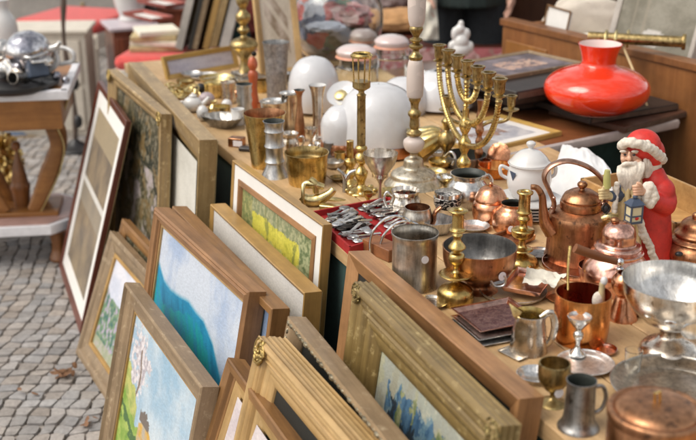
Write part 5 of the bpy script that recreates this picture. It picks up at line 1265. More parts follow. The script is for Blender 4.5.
# ================================================================== WOODEN PANEL FURNITURE on the right
def sideboard():
    f = at(503, 20, .92); n_ = at(696, 65, .92); d = (n_ - f).normalized(); b = Vector((-d.y, d.x, 0))
    if b.x < 0: b = -b
    L = 2.2; o0 = Vector((f.x, f.y, 0)); o = empty('wooden_sideboard', o0, 'long brown wooden sideboard side with lighter inset panels', 'sideboard'); rz = Matrix.Rotation(math.atan2(d.y, d.x), 3, 'Z')
    def bx(name, s0, s1, z0, z1, t0, t1, mat, bev=.003):
        m = MB(); c = d * ((s0 + s1) / 2) + b * ((t0 + t1) / 2) + Vector((0, 0, (z0 + z1) / 2)); m.box((0, 0, 0), (s1 - s0, t1 - t0, z1 - z0)); q = part(o, name, m, mat, bevel=bev, loc=c, rot=(0, 0, math.atan2(d.y, d.x))); return q
    sg = 1 if (rz @ Vector((0, 1, 0))).dot(b) > 0 else -1
    bx('side_panel', 0, L, .02, .90, 0, .03, 'panel_wood'); bx('top_rail', -.01, L + .01, .90, .925, -.008, .05, 'panel_wood')
    bx('inset_panel', .03, .26, .12, .85, -.006, .01, 'panel_orange'); bx('inset_panel', 1.02, 1.52, .12, .80, -.006, .01, 'panel_orange'); bx('inset_panel', 1.58, 2.1, .12, .80, -.006, .01, 'panel_orange')
    bx('inner_shelf', 0, L, .83, .85, .03, .9, 'panel_wood'); bx('end_panel', 0, .03, .02, .90, .03, .9, 'panel_wood')
    return f, d, b
M['panel_wood'] = wood('panel_wood', (.33, .14, .045), (.19, .07, .022), .6, 2, .42, coat=.15)
M['panel_orange'] = wood('panel_orange', (.42, .19, .05), (.28, .11, .025), .6, 2, .4, coat=.15)
SF, SD, SB = sideboard()
def SP(s, t, z): return SF + SD * s + SB * t + Vector((0, 0, z - .92))
def along(px, py, z): return at(px, py, z)
# rod with hooks and a cord
def rod():
    A, B = at(588, 37, .97), at(682, 42, .97); o = empty('curtain_rod', A, 'thick brass curtain rod with rings resting above the sideboard', 'curtain rod')
    m = MB(); m.tube([Vector((0, 0, 0)), B - A], .018, 20, smooth=False); part(o, 'pole', m, 'brass_dull')
    for px in (606, 616, 628): 
        c = at(px, 38, .97) - A; m = MB(); d = (B - A).normalized(); rt = d.to_track_quat('Z', 'Y').to_matrix()
        m.lathe([(.025 + .005 * math.cos(k * 1.05), .005 * math.sin(k * 1.05)) for k in range(7)], 20, c=c + Vector((0, 0, -.003)), rot=rt); part(o, 'ring', m, 'brass_pale')
    m = MB(); m.lathe([(0, 0), (.024, 0), (.026, .006), (.024, .012), (0, .012)], 22, c=B - A, rot=(B - A).to_track_quat('Z', 'Y').to_matrix()); part(o, 'end_cap', m, 'brass_dull')
    c = at(621, 34, .98); o2 = thing('cord', MB().tube([Vector((0, 0, 0)), at(624, 48, .94) - c, at(633, 70, .88) - c, at(643, 95, .82) - c, at(649, 112, .775) - c], .004, 8), M['cord'], c, 'pale cord hanging from the brass rod down to the albums', 'cord')
M['cord'] = plain('cord', (.60, .45, .25), .7)
rod()
S = Spot(652, 112, BH + .022); m = MB(); m.box((0, 0, .008), (.03, .016, .016), rot=Matrix.Rotation(R(20), 3, 'Z')); thing('cord_plug', m, M['porcelain'], S, 'small white plug at the end of the pale cord', 'plug', bevel=.003)
# things standing inside / on the sideboard
def standing(name, label, cat, q, zb, w, t, mat, pane, lean=8, parts=True):
    """upright rectangular thing: q = bottom-left, bottom-right, top height (m); stands at zb"""
    A, B = at(*q[0], zb), at(*q[1], zb); X = (B - A); W = X.length; X.normalize(); Vh = Vector((-X.y, X.x, 0)); a = R(lean); Z = Vector((0, 0, 1)) * math.cos(a) + Vh * math.sin(a); Y = Z.cross(X); H = q[2]
    mw = Matrix(((X.x, Y.x, Z.x, A.x), (X.y, Y.y, Z.y, A.y), (X.z, Y.z, Z.z, A.z), (0, 0, 0, 1)))
    o = empty(name, mat=mw, label=label, cat=cat)
    m = MB(); us = []; ring_sweep(W, H, box_prof(w, t), m, 0, us); q_ = build('moulding', m, M[mat], o, sharp=30); put_uv(q_, us)
    if callable(pane): painting(o, w - .002, w - .002, W - 2 * w + .004, H - 2 * w + .004, .01, pane, 50)
    else: m = MB(); m.box((W / 2, .012, H / 2), (W - 2 * w + .006, .004, H - 2 * w + .006)); part(o, 'pane', m, pane)
    return o
def p_window(u, v):
    n = fn_noise(u, v, 3, 14); c = mixc((.17, .155, .115), (.27, .25, .20), n + .5)
    if math.hypot(u - .5, (v - .25) * 1.2) < .16: c = (.55, .52, .48)
    if abs(u - .35) < .02 or abs(u - .2) < .015: c = mixc(c, (.30, .26, .20), .6)
    return c
o = standing('old_window', 'grey white framed old window standing behind the brass rod', 'window', ((604, 50), (688, 70), .26), .86, .022, .03, 'f_white', p_window, 14); o.name = 'old_window'
standing('white_card', 'blank white card with dark edge behind the sideboard panel', 'card', ((540, 36), (563, 44), .12), .86, .006, .006, 'f_brown', 'mat_white', 10)
S = Spot(585, 30, .86); thing('white_cushion', lumpy((0, 0, .02), (.17, .05, .11), 5, .12, 1.5), M['cushion'] if 'cushion' in M else M['white_cloth'], S, 'off white cushion leaning behind the sideboard', 'cushion')
S = Spot(592, 40, .84); thing('paper_bundle', lumpy((0, 0, 0), (.12, .05, .025), 15, .3, 2), M['paper_light'], S, 'bundle of yellowish papers below the off white cushion', 'papers')
S = Spot(703, 30, .95); thing('gilt_ornament', lumpy((0, 0, 0), (.035, .035, .06), 25, .5, 4), M['gilt'], S, 'gilt carved ornament at the top right corner', 'ornament')
def cabinet(name, label, cat, c, dims, rz, mat, doors=True, top=None, legs=0):
    W, D, H = dims; o = empty(name, c, label, cat, rz=rz)
    m = MB(); m.box((0, 0, legs + (H - legs) / 2 - .01), (W, D, H - legs - .02)); part(o, 'carcass', m, mat, bevel=.003)
    m = MB(); m.box((0, 0, H - .008), (W + .04, D + .04, .02)); part(o, 'top', m, top or mat, bevel=.005)
    if doors:
        n = doors if isinstance(doors, int) and doors > 1 else 2
        for k in range(n):
            h = (H - legs - .06) / n; z = legs + .02 + h * (k + .5); m = MB(); m.box((0, -D / 2 - .006, z), (W * .9, .016, h * .9)); d_ = part(o, 'drawer', m, mat, bevel=.004)
            m = MB(); m.ball((0, -D / 2 - .026, z), .013, n=10, m=8); part(d_, 'knob', m, 'brass_dull')
    if legs:
        for sx in (-1, 1):
            for sy in (-1, 1): m = MB(); m.tube([(sx * (W / 2 - .03), sy * (D / 2 - .03), legs), (sx * (W / 2 - .035), sy * (D / 2 - .035), 0)], [.022, .014], 10, smooth=False); part(o, 'leg', m, mat)
    return o
M['dark_wood'] = wood('dark_wood', (.12, .045, .02), (.06, .022, .01), .6, 2, .4, coat=.2)
c = at(535, 24, .5); cabinet('dark_cupboard', 'tall dark brown cupboard behind the sideboard', 'cupboard', Vector((1.15, 5.6, 0)), (.75, .4, 1.5), R(-20), 'dark_wood', 3)
# ================================================================== PERSON in the background
def person():
    X0, Y0 = .56, 5.35
    body = MB(); r = body
    def T(pts, rad, mb): mb.tube([Vector(p) for p in pts], rad, 14)
    T([(0, 0, .95), (0, 0, 1.15), (0, .0, 1.35), (0, .0, 1.46), (0, -.01, 1.53), (0, -.02, 1.60)], [.14, .13, .16, .11, .055, .055], r)
    r.ball((0, -.03, 1.66), (.075, .095, .115)); r.ball((0, -.125, 1.65), (.012, .018, .02)); r.ball((.078, -.02, 1.65), (.012, .02, .03)); r.ball((-.078, -.02, 1.65), (.012, .02, .03))
    hands = {}
    for s_ in (-1, 1):
        T([(s_ * .09, 0, .94), (s_ * .10, -.01, .50), (s_ * .10, .02, .09)], [.085, .056, .04], r); T([(s_ * .10, .04, .05), (s_ * .11, -.12, .035)], [.04, .035], r)
        w = Vector((s_ * .20 - (0.0 if s_ > 0 else -.02), -.16, .90))
        T([(s_ * .17, 0, 1.42), (s_ * .24, -.01, 1.15), tuple(w)], [.05, .042, .028], r)
        r.ball(w + Vector((0, -.02, -.055)), (.022, .04, .045))
        for k in range(4):
            y = -.045 + k * .020; L = (.06, .072, .068, .052)[k]
            T([w + Vector((0, y, -.085)), w + Vector((-s_ * .008, y, -.085 - L * .55)), w + Vector((-s_ * .026, y, -.085 - L))], [.0095, .0088, .0075], r)
        T([w + Vector((0, -.05, -.045)), w + Vector((-s_ * .012, -.075, -.07)), w + Vector((-s_ * .022, -.082, -.095))], [.011, .0095, .008], r)
    o = tag(build('person', r, M['skin'], None, (X0, Y0, 0), remesh=.006), 'person in dark trousers and dark coat standing behind the tables, holding a paper', 'person')
    m = MB(); m.box((0, 0, 0), (.01, .01, .01)); m = MB()
    T([(0, 0, .97), (0, 0, 1.03)], [.175, .17], m)
    for s_ in (-1, 1): T([(s_ * .09, 0, .96), (s_ * .10, -.012, .50), (s_ * .10, .02, .07)], [.118, .092, .075], m)
    part(o, 'trousers', m, 'dark_trousers', remesh=.008)
    m = MB(); T([(0, 0, .80), (0, 0, 1.1), (0, 0, 1.36), (0, 0, 1.47)], [.20, .175, .19, .09], m)
    for s_ in (-1, 1): T([(s_ * .16, 0, 1.42), (s_ * .25, -.01, 1.15), (s_ * .21, -.14, .93)], [.075, .065, .05], m)
    part(o, 'coat', m, 'dark_coat', remesh=.009)
    m = MB(); m.ball((0, -.01, 1.70), (.085, .10, .10)); m.ball((0, .04, 1.64), (.08, .06, .10)); part(o, 'hair', m, 'black')
    for s_ in (-1, 1): m = MB(); m.ball((s_ * .105, -.04, .05), (.05, .14, .05)); part(o, 'shoe', m, 'black_leather')
    for s_ in (-1, 1): m = MB(); m.ball((s_ * .03, -.118, 1.67), (.012, .008, .008)); part(o, 'eye', m, 'black')
    m = MB(); m.ball((0, -.118, 1.60), (.025, .01, .007)); part(o, 'mouth', m, 'red_seat')
    c = Vector((X0 - .19, Y0 - .22, .76)); mm = crumple_v('white_paper', 'folded white paper hanging from the standing persons hand', 'paper', c, .11, .20, 'paper_light')
def crumple_v(name, label, cat, c, w, h, mat):
    n = 16; vs = []
    for j in range(n + 1):
        for i in range(n + 1):
            u, v = i / n - .5, j / n - .5; vs.append((u * w * (1 - .3 * (v + .5)), .03 * noise.noise(Vector((u * 3, v * 3, 2))) + .02 * abs(u), v * h))
    m = MB(); m.add(vs, [(j * (n + 1) + i, j * (n + 1) + i + 1, (j + 1) * (n + 1) + i + 1, (j + 1) * (n + 1) + i) for j in range(n) for i in range(n)])
    return thing(name, m, M[mat], c, label, cat)
M['skin'] = plain('skin', (.55, .32, .24), .5, .1, 30); M['dark_trousers'] = plain('dark_trousers', (.016, .020, .024), .85, .3, 40, .4); M['dark_coat'] = plain('dark_coat', (.012, .022, .020), .8, .3, 40, .4)
person()
# ================================================================== LEFT SIDE TABLE
def side_table():
    S = Spot(32, 262, 0); c = Vector((S.loc.x - .14, S.loc.y + .12, 0)); o = empty('side_table', c, 'small wooden lyre legged side table with white edged top', 'side table')
    yaw = R(8); W, D, H = .66, .50, .70; SH = .19
    def bx(name, c_, d_, mat, bev=.004): m = MB(); m.box((0, 0, 0), d_); return part(o, name, m, mat, loc=c_, bevel=bev)
    o.rotation_euler = (0, 0, yaw)
    bx('table_top', (0, 0, H - .012), (W - .05, D - .05, .026), 'honey'); 
    m = MB()
    for a, b in (((-W / 2, -D / 2), (W / 2, -D / 2)), ((W / 2, -D / 2), (W / 2, D / 2)), ((W / 2, D / 2), (-W / 2, D / 2)), ((-W / 2, D / 2), (-W / 2, -D / 2))):
        A, B = Vector((*a, H - .012)), Vector((*b, H - .012)); d_ = B - A; ins = Vector((-d_.y, d_.x, 0)).normalized() * .014; m.box((A + B) / 2 + ins, (d_.length - .0, .03, .036), rot=Matrix.Rotation(math.atan2(d_.y, d_.x), 3, 'Z'))
    part(o, 'white_edge', m, 'edge_white', bevel=.004)
    bx('apron', (0, -D / 2 + .05, H - .09), (W - .07, .02, .12), 'honey'); bx('apron', (0, D / 2 - .05, H - .09), (W - .07, .02, .12), 'honey'); bx('apron', (W / 2 - .045, 0, H - .09), (.02, D - .12, .12), 'honey'); bx('apron', (-W / 2 + .045, 0, H - .09), (.02, D - .12, .12), 'honey')
    # lyre supports: S curved flat boards
    zs = .19
    for sx, yy in ((-1, -.07), (1, -.07), (-1, .07), (1, .07)):
        prof = [(.055, zs), (.085, zs + .06), (.13, zs + .16), (.165, zs + .26), (.145, zs + .35), (.16, H - .14), (.20, H - .03)]
        m = MB(); cx = .085
        P, r_ = spline([Vector((cx + sx * x, yy, z)) for x, z in prof], [.026, .030, .037, .026, .024, .032, .036], 5)
        m.tube(P, r_, 8, flat=(.6, 1.0), smooth=False, upv=(0, 1, 0)); part(o, 'lyre_support', m, 'honey')
        m = MB(); m.tube([p + Vector((sx * q * 1.0 + sx * .002, -.017, 0)) for p, q in zip(P, r_)], .0035, 6, smooth=False); part(o, 'gilt_line', m, 'brass_pale') if yy < 0 else None
    m = MB(); m.lathe(smoothprof([(.030, zs), (.034, zs + .05), (.038, zs + .07), (.040, zs + .085), (.034, zs + .095), (.026, zs + .14), (.013, zs + .19), (.007, zs + .215), (.006, zs + .225), (.016, zs + .235), (.018, zs + .25), (.010, zs + .262)]) + [(0, zs + .264)], 28, c=(.085, 0, 0)); part(o, 'turned_finial', m, 'walnut')
    # lower shelf: octagon with white edge
    sw, sd, ch = .27, .20, .085; oc = [(-sw, -sd + ch), (-sw + ch, -sd), (sw - ch, -sd), (sw, -sd + ch), (sw, sd - ch), (sw - ch, sd), (-sw + ch, sd), (-sw, sd - ch)]
    def octo(sc_, z0, z1): m = MB(); m.add([(x * sc_ + .03, y * sc_, z) for z in (z0, z1) for x, y in oc], [tuple(reversed(range(8))), tuple(range(8, 16))] + [(k, (k + 1) % 8, 8 + (k + 1) % 8, 8 + k) for k in range(8)]); return m
    part(o, 'shelf', octo(1.0, zs - .06, zs - .02), 'edge_white', bevel=.004); part(o, 'shelf_inlay', octo(.93, zs - .022, zs - .016), 'rose_wood', smooth=False)
    m = MB(); m.box((.085, 0, zs - .008), (.30, .2, .018)); part(o, 'support_block', m, 'honey', bevel=.004)
    for sx in (-1, 1):
        for sy in (-1, 1): m = MB(); m.lathe(smoothprof([(.030, 0), (.040, .012), (.034, .03), (.026, .06), (.032, .12), (.044, zs - .06)]) , 12, c=(.03 + sx * (sw - .07), sy * (sd - .06), 0)); part(o, 'foot', m, 'walnut')
M['edge_white'] = plain('edge_white', (.76, .75, .78), .4, .1, 30, .2); M['rose_wood'] = wood('rose_wood', (.56, .36, .32), (.44, .27, .24), .8, 0, .35, coat=.3)
side_table()
TS = .703
S = Spot(14, 86, TS); vessel('black_tray', 'round black tray under the silver wares on the side table', 'tray', S, [(38, 88), (44, 84), (45, 80)], 'black', floor=86)
G_S = 'silver wares on the side table'
S = Spot(31, 80, TS + .008)
o = thing('silver_teapot', lumpy((0, 0, .11), (.085, .085, .075), 3, .03, 2), M['chrome_mottled'] if 'chrome_mottled' in M else M['silver'], S, 'large round silver dome shaped pot heaped on the black tray', 'pot', G_S)
ptube(o, 'lid_rim', S, [(14, 52, -.05), (30, 58, -.085), (48, 52, -.05)], 1.5, 'silver_matt'); ptube(o, 'spout', S, [(47, 50), (56, 47), (60, 42)], [5, 3, 2], 'silver')
def cyl(name, label, cat, x, y, h, r, L, rz, ry, mat, inside='pewter'):
    S = Spot(x, y, h); m = MB(); p, k = vprof([(r, 0), (r * 1.04, .004), (r * .94, L * .3), (r * .94, L * .8), (r * 1.05, L)], .002, .004)
    m.lathe([(0, 0)] + p, 28, split=k + 1, rot=Matrix.Rotation(rz, 3, 'Z') @ Matrix.Rotation(ry, 3, 'Y')); return thing(name, m, [M[mat], M[inside]], S, label, cat, G_S)
cyl('silver_mug', 'silver mug lying on its side against the silver dome pot', 'mug', 28, 62, TS + .045, .032, .11, R(200), R(75), 'silver')
cyl('silver_mug', 'silver mug lying at the left edge of the photo on the black tray', 'mug', 16, 76, TS + .038, .030, .10, R(120), R(80), 'silver')
for x, y, r, h, lb in ((3, 50, 11, .06, 'big silver ball at the left picture edge above the mugs'), (4, 70, 9, .0, 'silver ball resting low at the left picture edge'), (48, 62, 6, .055, 'small silver ball between dome pot and the dark camera')):
    S = Spot(x, y + r, TS + .008 + h); s_ = r / S.sc(0); thing('silver_ball', MB().ball((0, 0, s_), s_, n=24, m=16), M['silver'], S, lb, 'ball', G_S)
S = Spot(38, 78, TS + .03); m = MB(); m.box((0, 0, .03), (.075, .045, .055), rot=Matrix.Rotation(R(35), 3, 'Z') @ Matrix.Rotation(R(-20), 3, 'X')); o = thing('old_camera', m, M['slate'] if 'slate' in M else M['blue_paint'], S, 'dark blue box camera on top of the silver wares', 'camera', bevel=.005)
m = MB(); m.box((.008, -.012, .062), (.05, .03, .012), rot=Matrix.Rotation(R(35), 3, 'Z') @ Matrix.Rotation(R(-20), 3, 'X')); part(o, 'silver_top', m, 'silver', bevel=.003)
S = Spot(45, 74, TS + .02); m = MB(); P = [(22, 66), (26, 52), (38, 50), (44, 60), (38, 74), (30, 78), (48, 72), (58, 62), (56, 50), (64, 48), (73, 53), (73, 61), (62, 64), (52, 66), (40, 80)]
m.tube([S.pt(x, y, -.03 + .012 * math.sin(k * 1.7)) for k, (x, y) in enumerate(P)], 2.2 / S.sc(.0), 10); thing('looped_cable', m, M['porcelain'], S, 'thick looped white cable spilling over the silver wares', 'cable')
S = Spot(3, 28, TS + .13); thing('white_vase', MB().lathe(smoothprof([(.05, -.12), (.06, -.05), (.055, .03), (.03, .08), (.035, .12)]) + [(0, .12)], 30), M['porcelain'], Vector((S.loc.x, S.loc.y, TS + .125)), 'white china vase at the top left picture edge', 'vase')
S = Spot(6, 172, .24); thing('gilt_ornament', lumpy((0, 0, .10), (.07, .06, .11), 9, .4, 4.5, 50, 34), M['gilt_bright'] if 'gilt_bright' in M else M['gilt'], Vector((S.loc.x - .0, S.loc.y, .176)), 'crumpled golden ornament standing on the lower shelf of the side table', 'ornament')
# ---- iron lamp pole ----------------------------------------------------
S = Spot(76, 150, 0); o = empty('floor_lamp', S.loc, 'thin dark iron floor lamp pole with round black foot', 'floor lamp')
m = MB(); m.lathe(smoothprof([(.10, 0), (.10, .015), (.05, .03), (.015, .06)]) + [(0, .06)], 28); part(o, 'foot', m, 'black')
rnd = random.Random(3); m = MB(); pts = [Vector((.012 * math.sin(k * .9), 0, .05 + k * .1)) for k in range(16)]; m.tube(pts, [.010 + .006 * (k % 3 == 1) for k in range(16)], 10); part(o, 'pole', m, 'iron_brown')
for z in (.16, .36): m = MB(); m.ball((.03, -.02, z), (.022, .02, .035)); part(o, 'plug', m, 'black')
M_ = None
# ---- background furniture left -----------------------------------------
cabinet('white_cabinet', 'worn white cabinet with drawers behind the side table', 'cabinet', Vector((-1.72, 5.95, 0)), (.62, .28, .58), R(4), 'white_paint', 2)
c = at(30, 134, 0); o = standing('blue_picture', 'flat blue picture leaning against the white cabinet base', 'picture', ((2, 139), (69, 135), .16), 0, .012, .02, 'f_tan', p_bluep if 'p_bluep' in globals() else p_blue, 12)
def chair(label, c, rz, seat_h=.46, W=.50, D=.48, back=True, matf='white_paint', mats='red_seat', bh=.95):
    o = empty('upholstered_chair', c, label, 'chair', 'red seated white chairs', rz=rz)
    m = MB(); m.box((0, 0, 0), (W, D, .07)); q = part(o, 'seat', m, mats, loc=(0, 0, seat_h), bevel=.03)
    m = MB()
    for a, b, cc, d in ((0, -D / 2 + .02, W, .03), (0, D / 2 - .02, W, .03)): m.box((0, b, seat_h - .075), (W + .02, d, .09))
    for sx in (-1, 1): m.box((sx * (W / 2 - .01), 0, seat_h - .075), (.03, D - .07, .09))
    part(o, 'seat_frame', m, matf, bevel=.006)
    for sx in (-1, 1):
        for sy in (-1, 1): m = MB(); m.tube([(sx * (W / 2 - .02), sy * (D / 2 - .02), seat_h - .05), (sx * (W / 2 - .03), sy * (D / 2 - .03), .2), (sx * (W / 2 - .025), sy * (D / 2 - .02), 0)], [.026, .022, .015], 10); part(o, 'leg', m, matf)
    if back:
        m = MB(); m.tube([(-W / 2 + .02, D / 2 - .02, seat_h), (-W / 2 + .02, D / 2 + .03, bh - .1), (0, D / 2 + .05, bh), (W / 2 - .02, D / 2 + .03, bh - .1), (W / 2 - .02, D / 2 - .02, seat_h)], .022, 10); part(o, 'back_frame', m, matf)
        m = MB(); m.box((0, D / 2 + .02, seat_h + .25), (W - .1, .05, .3)); part(o, 'back_pad', m, mats, bevel=.02)
    return o
a = at(80, 15, .48); chair('white chair with red seat, standing left behind the iron pole', Vector((a.x, a.y - .05, 0)), R(-18), W=.56, D=.56, back=False)
a = at(155, 51, .56); chair('white chair with red seat carrying a pile of old books', Vector((a.x + .02, a.y, 0)), R(-8), seat_h=.525, W=.36, D=.34, back=False)
b0 = at(157, 49, .562)
for k, (lb, mt, dx, rz) in enumerate((('lowest yellowed book on the red chair', 'paper_old', 0, 5), ('second yellowed book in the pile on the red chair', 'paper', .01, -8), ('third old book of the pile on the red chair', 'paper_old', -.01, 3), ('topmost cream book of the pile on the red chair', 'paper_light', .0, 20))):
    m = MB(); m.box((0, 0, .012), (.26 - .02 * k, .19, .024)); o = thing('old_book', m, M[mt], b0 + Vector((dx, .02, -.0 + .0255 * k)), lb, 'book', 'old books piled on the red chair', bevel=.003); o.rotation_euler = (0, 0, R(rz))
a = at(130, 23, .57); cabinet('nightstand', 'red brown nightstand with pale marble top and white pot', 'nightstand', Vector((a.x, a.y, 0)), (.24, .26, .57), R(22), 'mahog2' if 'mahog2' in M else 'mahogany', 2, 'marble_top')
S = Spot(131, 20, .575); vessel('white_pot', 'large white flower pot with black base on the nightstand', 'pot', S, [(11, 21), (12, 18), (11, 15), (14, 8), (17, -6), (18, -14)], 'porcelain'); 
S = Spot(131, 19, .5745); m = MB(); m.lathe([(0, 0), (.068, 0), (.07, .012), (.05, .016), (0, .016)], 30); thing('black_saucer', m, M['black'], S, 'black saucer under the large white flower pot', 'saucer')
S = Spot(147, 16, .575); thing('flower_bunch', lumpy((0, 0, .05), (.05, .05, .07), 31, .5, 4), M['petal_dark'] if 'petal_dark' in M else M['iron'], S, 'dark tangled ornament right of the white flower pot', 'ornament')
a = at(160, 40, 0)
# low bench with upright frames and trays
a = at(205, 52, .60); b = at(150, 30, .6)
def bench():
    c = Vector((a.x + .10, a.y + .28, 0)); o = empty('low_bench', c, 'dark red wooden bench behind the long table carrying stacked frames', 'bench', rz=R(0))
    m = MB(); m.box((0, 0, .585), (.40, .6, .03)); part(o, 'bench_top', m, 'mahogany', bevel=.004)
    for sx in (-1, 1):
        for sy in (-1, 1): m = MB(); m.box((sx * .17, sy * .25, .285), (.05, .05, .57)); part(o, 'leg', m, 'mahogany', bevel=.003)
bench()
cols = [('whitish', 'f_white', .035), ('black', 'f_black', .018), ('grey brown', 'f_grey', .045), ('gilded', 'f_gold', .028), ('pale tan', 'f_tan', .05), ('cream white', 'f_white', .045)]
x = 181
for k, (nm, mt, t_) in enumerate(cols):
    A = at(x + 1, 50 + 0 * k, .60); px_w = t_ * 205; x += px_w + 2.0
    yaw = R(84); Xd = Vector((math.cos(yaw), math.sin(yaw), 0)); Yd = Vector((math.sin(yaw), -math.cos(yaw), 0)); a_ = R(16); Z = Vector((0, 0, 1)) * math.cos(a_) + Yd * math.sin(a_); Yl = Z.cross(Xd)
    mw = Matrix(((Xd.x, Yl.x, Z.x, A.x), (Xd.y, Yl.y, Z.y, A.y), (Xd.z, Yl.z, Z.z, A.z), (0, 0, 0, 1)))
    o = empty('picture_frame', mat=mw, label='%s frame seen edge on, leaning in the row behind the long table' % nm, cat='picture frame', group='frames leaning in a row on the bench')
    m = MB(); us = []; ring_sweep(.5, .62, [(0, 0), (0, t_), (.04, t_), (.04, 0), (.002, 0)], m, 0, us); q = build('moulding', m, M[mt], o, sharp=30); put_uv(q, us)
    m = MB(); m.box((.25, t_ * .5, .31), (.44, .004, .56)); build('backing_board', m, M['paper_old'], o)
# lying tray like pictures, red edged, upper left
for k, (q, lb) in enumerate((([(152, 23), (174, 20), (174, 9), (152, 12)], 'red edged pale tray nearest the old books'), ([(166, 9), (188, 6), (188, -4), (166, -1)], 'second red edged pale tray farther back'))):
    flat_tray('pale_tray', lb, q, .66 + .03 * k, .02, ['f_redp', 'mat_white'], inset=.1)
M_unused = 0
# gold frame leaning at the far end of the table
def leaning(label, bl, br, H, zb, w, t, mat, pic, lean, matw=0, grp='framed pictures standing on the tables', cat='picture frame'):
    A, B = at(*bl, zb), at(*br, zb); X = B - A; W = X.length; X.normalize(); Vh = Vector((-X.y, X.x, 0)); a_ = R(lean); Z = Vector((0, 0, 1)) * math.cos(a_) + Vh * math.sin(a_); Y = Z.cross(X)
    mw = Matrix(((X.x, Y.x, Z.x, A.x), (X.y, Y.y, Z.y, A.y), (X.z, Y.z, Z.z, A.z), (0, 0, 0, 1)))
    o = empty('picture_frame', mat=mw, label=label, cat=cat, group=grp)
    m = MB(); us = []; ring_sweep(W, H, box_prof(w, t), m, 0, us); q_ = build('moulding', m, M[mat], o, sharp=30); put_uv(q_, us)
    x = w
    if matw: m = MB(); us = []; ring_sweep(W - 2 * x + .002, H - 2 * x + .002, [(0, .012), (0, .009), (matw, .009), (matw, .012)], m, 0, us); m.v = [(p + x - .001, q, r + x - .001) for p, q, r in m.v]; build('mat_board', m, M['mat_white'], o); x += matw
    painting(o, x - .002, x - .002, W - 2 * x + .004, H - 2 * x + .004, .011, pic, 50)
    m = MB(); m.box((W / 2, t + .002, H / 2), (W - .01, .003, H - .01)); build('backing_board', m, M['paper_old'], o)
    return o
def p_lilac(u, v): return mixc((.50, .47, .56), (.66, .63, .70), fn_noise(u, v, 3, 7) + .5)
def p_abstract(u, v):
    n = fn_noise(u, v, 3, 17); c = mixc((.58, .50, .40), (.70, .62, .52), n + .5)
    for a0, b0, w_ in ((.45, .55, .10), (.6, .72, .08)):
        if abs((v - b0) + (u - a0) * .7) < w_ and abs(u - .5) < .34: c = mixc((.30, .22, .15), (.62, .52, .44), n + .5)
    return c
leaning('low gold frame with empty lilac sheet at the far table end', (168, 80), (240, 67), .085, TOP, .018, .015, 'f_goldb', p_lilac, 18)
leaning('standing cream framed picture with brown abstract shapes behind the pewter cup', (262, 76), (304, 72), .33, TOP, .022, .02, 'f_cream', p_abstract, 14)
# textiles in the back
def pile(label, x, y, h, size, mat, seed, amp=.22, name='fabric_bundle', cat='fabric'):
    S = Spot(x, y, h); return thing(name, lumpy((0, 0, size[2] * .8), size, seed, amp, 1.5, 60, 36), M[mat], S, label, cat, 'bundled fabrics behind the long table')
# the stall behind: a low table carrying fabrics
o = empty('back_table', (.1, 5.6, 0), 'low table far behind with flowered red cloth and fabrics', 'table')
m = MB(); m.box((0, 0, .60), (1.5, .9, .03)); part(o, 'table_top', m, 'mahogany')
m = cloth_skirt(Vector((-.75, -.46, 0)), Vector((.75, -.46, 0)), .62, .05, seed=21, lean=.03); part(o, 'table_cloth', m, 'floral')
for sx in (-1, 1):
    for sy in (-1, 1): m = MB(); m.box((sx * .7, sy * .38, .29), (.05, .05, .58)); part(o, 'leg', m, 'mahogany')
pile('patchwork bundle of red, green and grey blue fabric behind the white dome', 318, 52, .75, (.21, .15, .13), 'patch', 3)
pile('grey blue shawl crumpled over the patchwork bundle', 325, 30, .875, (.075, .07, .016), 'shawl', 8, .25)
pile('red flowered cushion inside the huge glass bowl', 342, 26, .86, (.13, .1, .05), 'floral', 5)
pile('rose red flowered cloth heap at the top edge of the photo', 300, 22, .63, (.30, .16, .15), 'floral', 11)
pile('brick red fabric heap behind the brass lamp base', 236, 34, .615, (.15, .12, .10), 'redcloth', 14)
pile('dark green fabric bundle behind the brass lamp base', 236, 42, .615, (.07, .06, .06), 'green_cloth', 16)
pile('tan folded blanket behind the glass jars', 400, 30, .62, (.22, .14, .06), 'tan_cloth', 18, .15)
pile('pinkish grey cloth heap left of the standing person', 388, 18, .62, (.16, .12, .14), 'rose_grey', 19, .3)
S = Spot(98, 118, 0); thing('black_bag', lumpy((0, 0, .07), (.07, .06, .08), 6, .2, 2), M['bag_blue'], S, 'small dark blue bag on the cobbles behind the red framed picture', 'bag')
cabinet('beige_cabinet', 'pale grey low cabinet far behind the iron pole', 'cabinet', Vector((-1.9, 8.2, 0)), (1.2, .5, .55), R(0), 'grey_paint', 2)

def small(name, label, cat, x, y, pts, mat, inside=None, **k):
    return vessel(name, label, cat, Spot(x, y), [(r, y - dy) for r, dy in pts], mat, inside, group=G_T, **k)
small('brass_bowl', 'small brass bowl just behind the white teapot', 'bowl', 186, 88, [(4, 0), (7, 2), (9, 6), (9.5, 8)], 'brass_dull')
small('glass_tumbler', 'small clear tumbler behind the white egg', 'tumbler', 234, 92, [(5, 0), (6, 6), (6.5, 14)], 'glass')
small('brass_inkwell', 'pale brass inkwell behind the white china mug', 'inkwell', 214, 112, [(6, 0), (6, 4), (4, 7), (3, 9), (4, 11)], 'brass_pale')
small('silver_thimble', 'tiny silver cup standing before the ribbed silver shaker', 'cup', 250, 134, [(4, 0), (4.5, 5), (5, 9)], 'silver')
small('copper_cup', 'tiny copper cup between tall grey cup and dark goblet', 'cup', 264, 112, [(5, 0), (6, 5), (6.5, 9)], 'copper')
small('brass_mug', 'brass mug half hidden behind the copper tinted cups', 'mug', 262, 92, [(6, 0), (7, 5), (7, 12)], 'brass')
small('white_saucer', 'white saucer under the wide pale brass dish', 'saucer', 205, 79, [(8, 0), (13, 2), (15, 4)], 'porcelain')
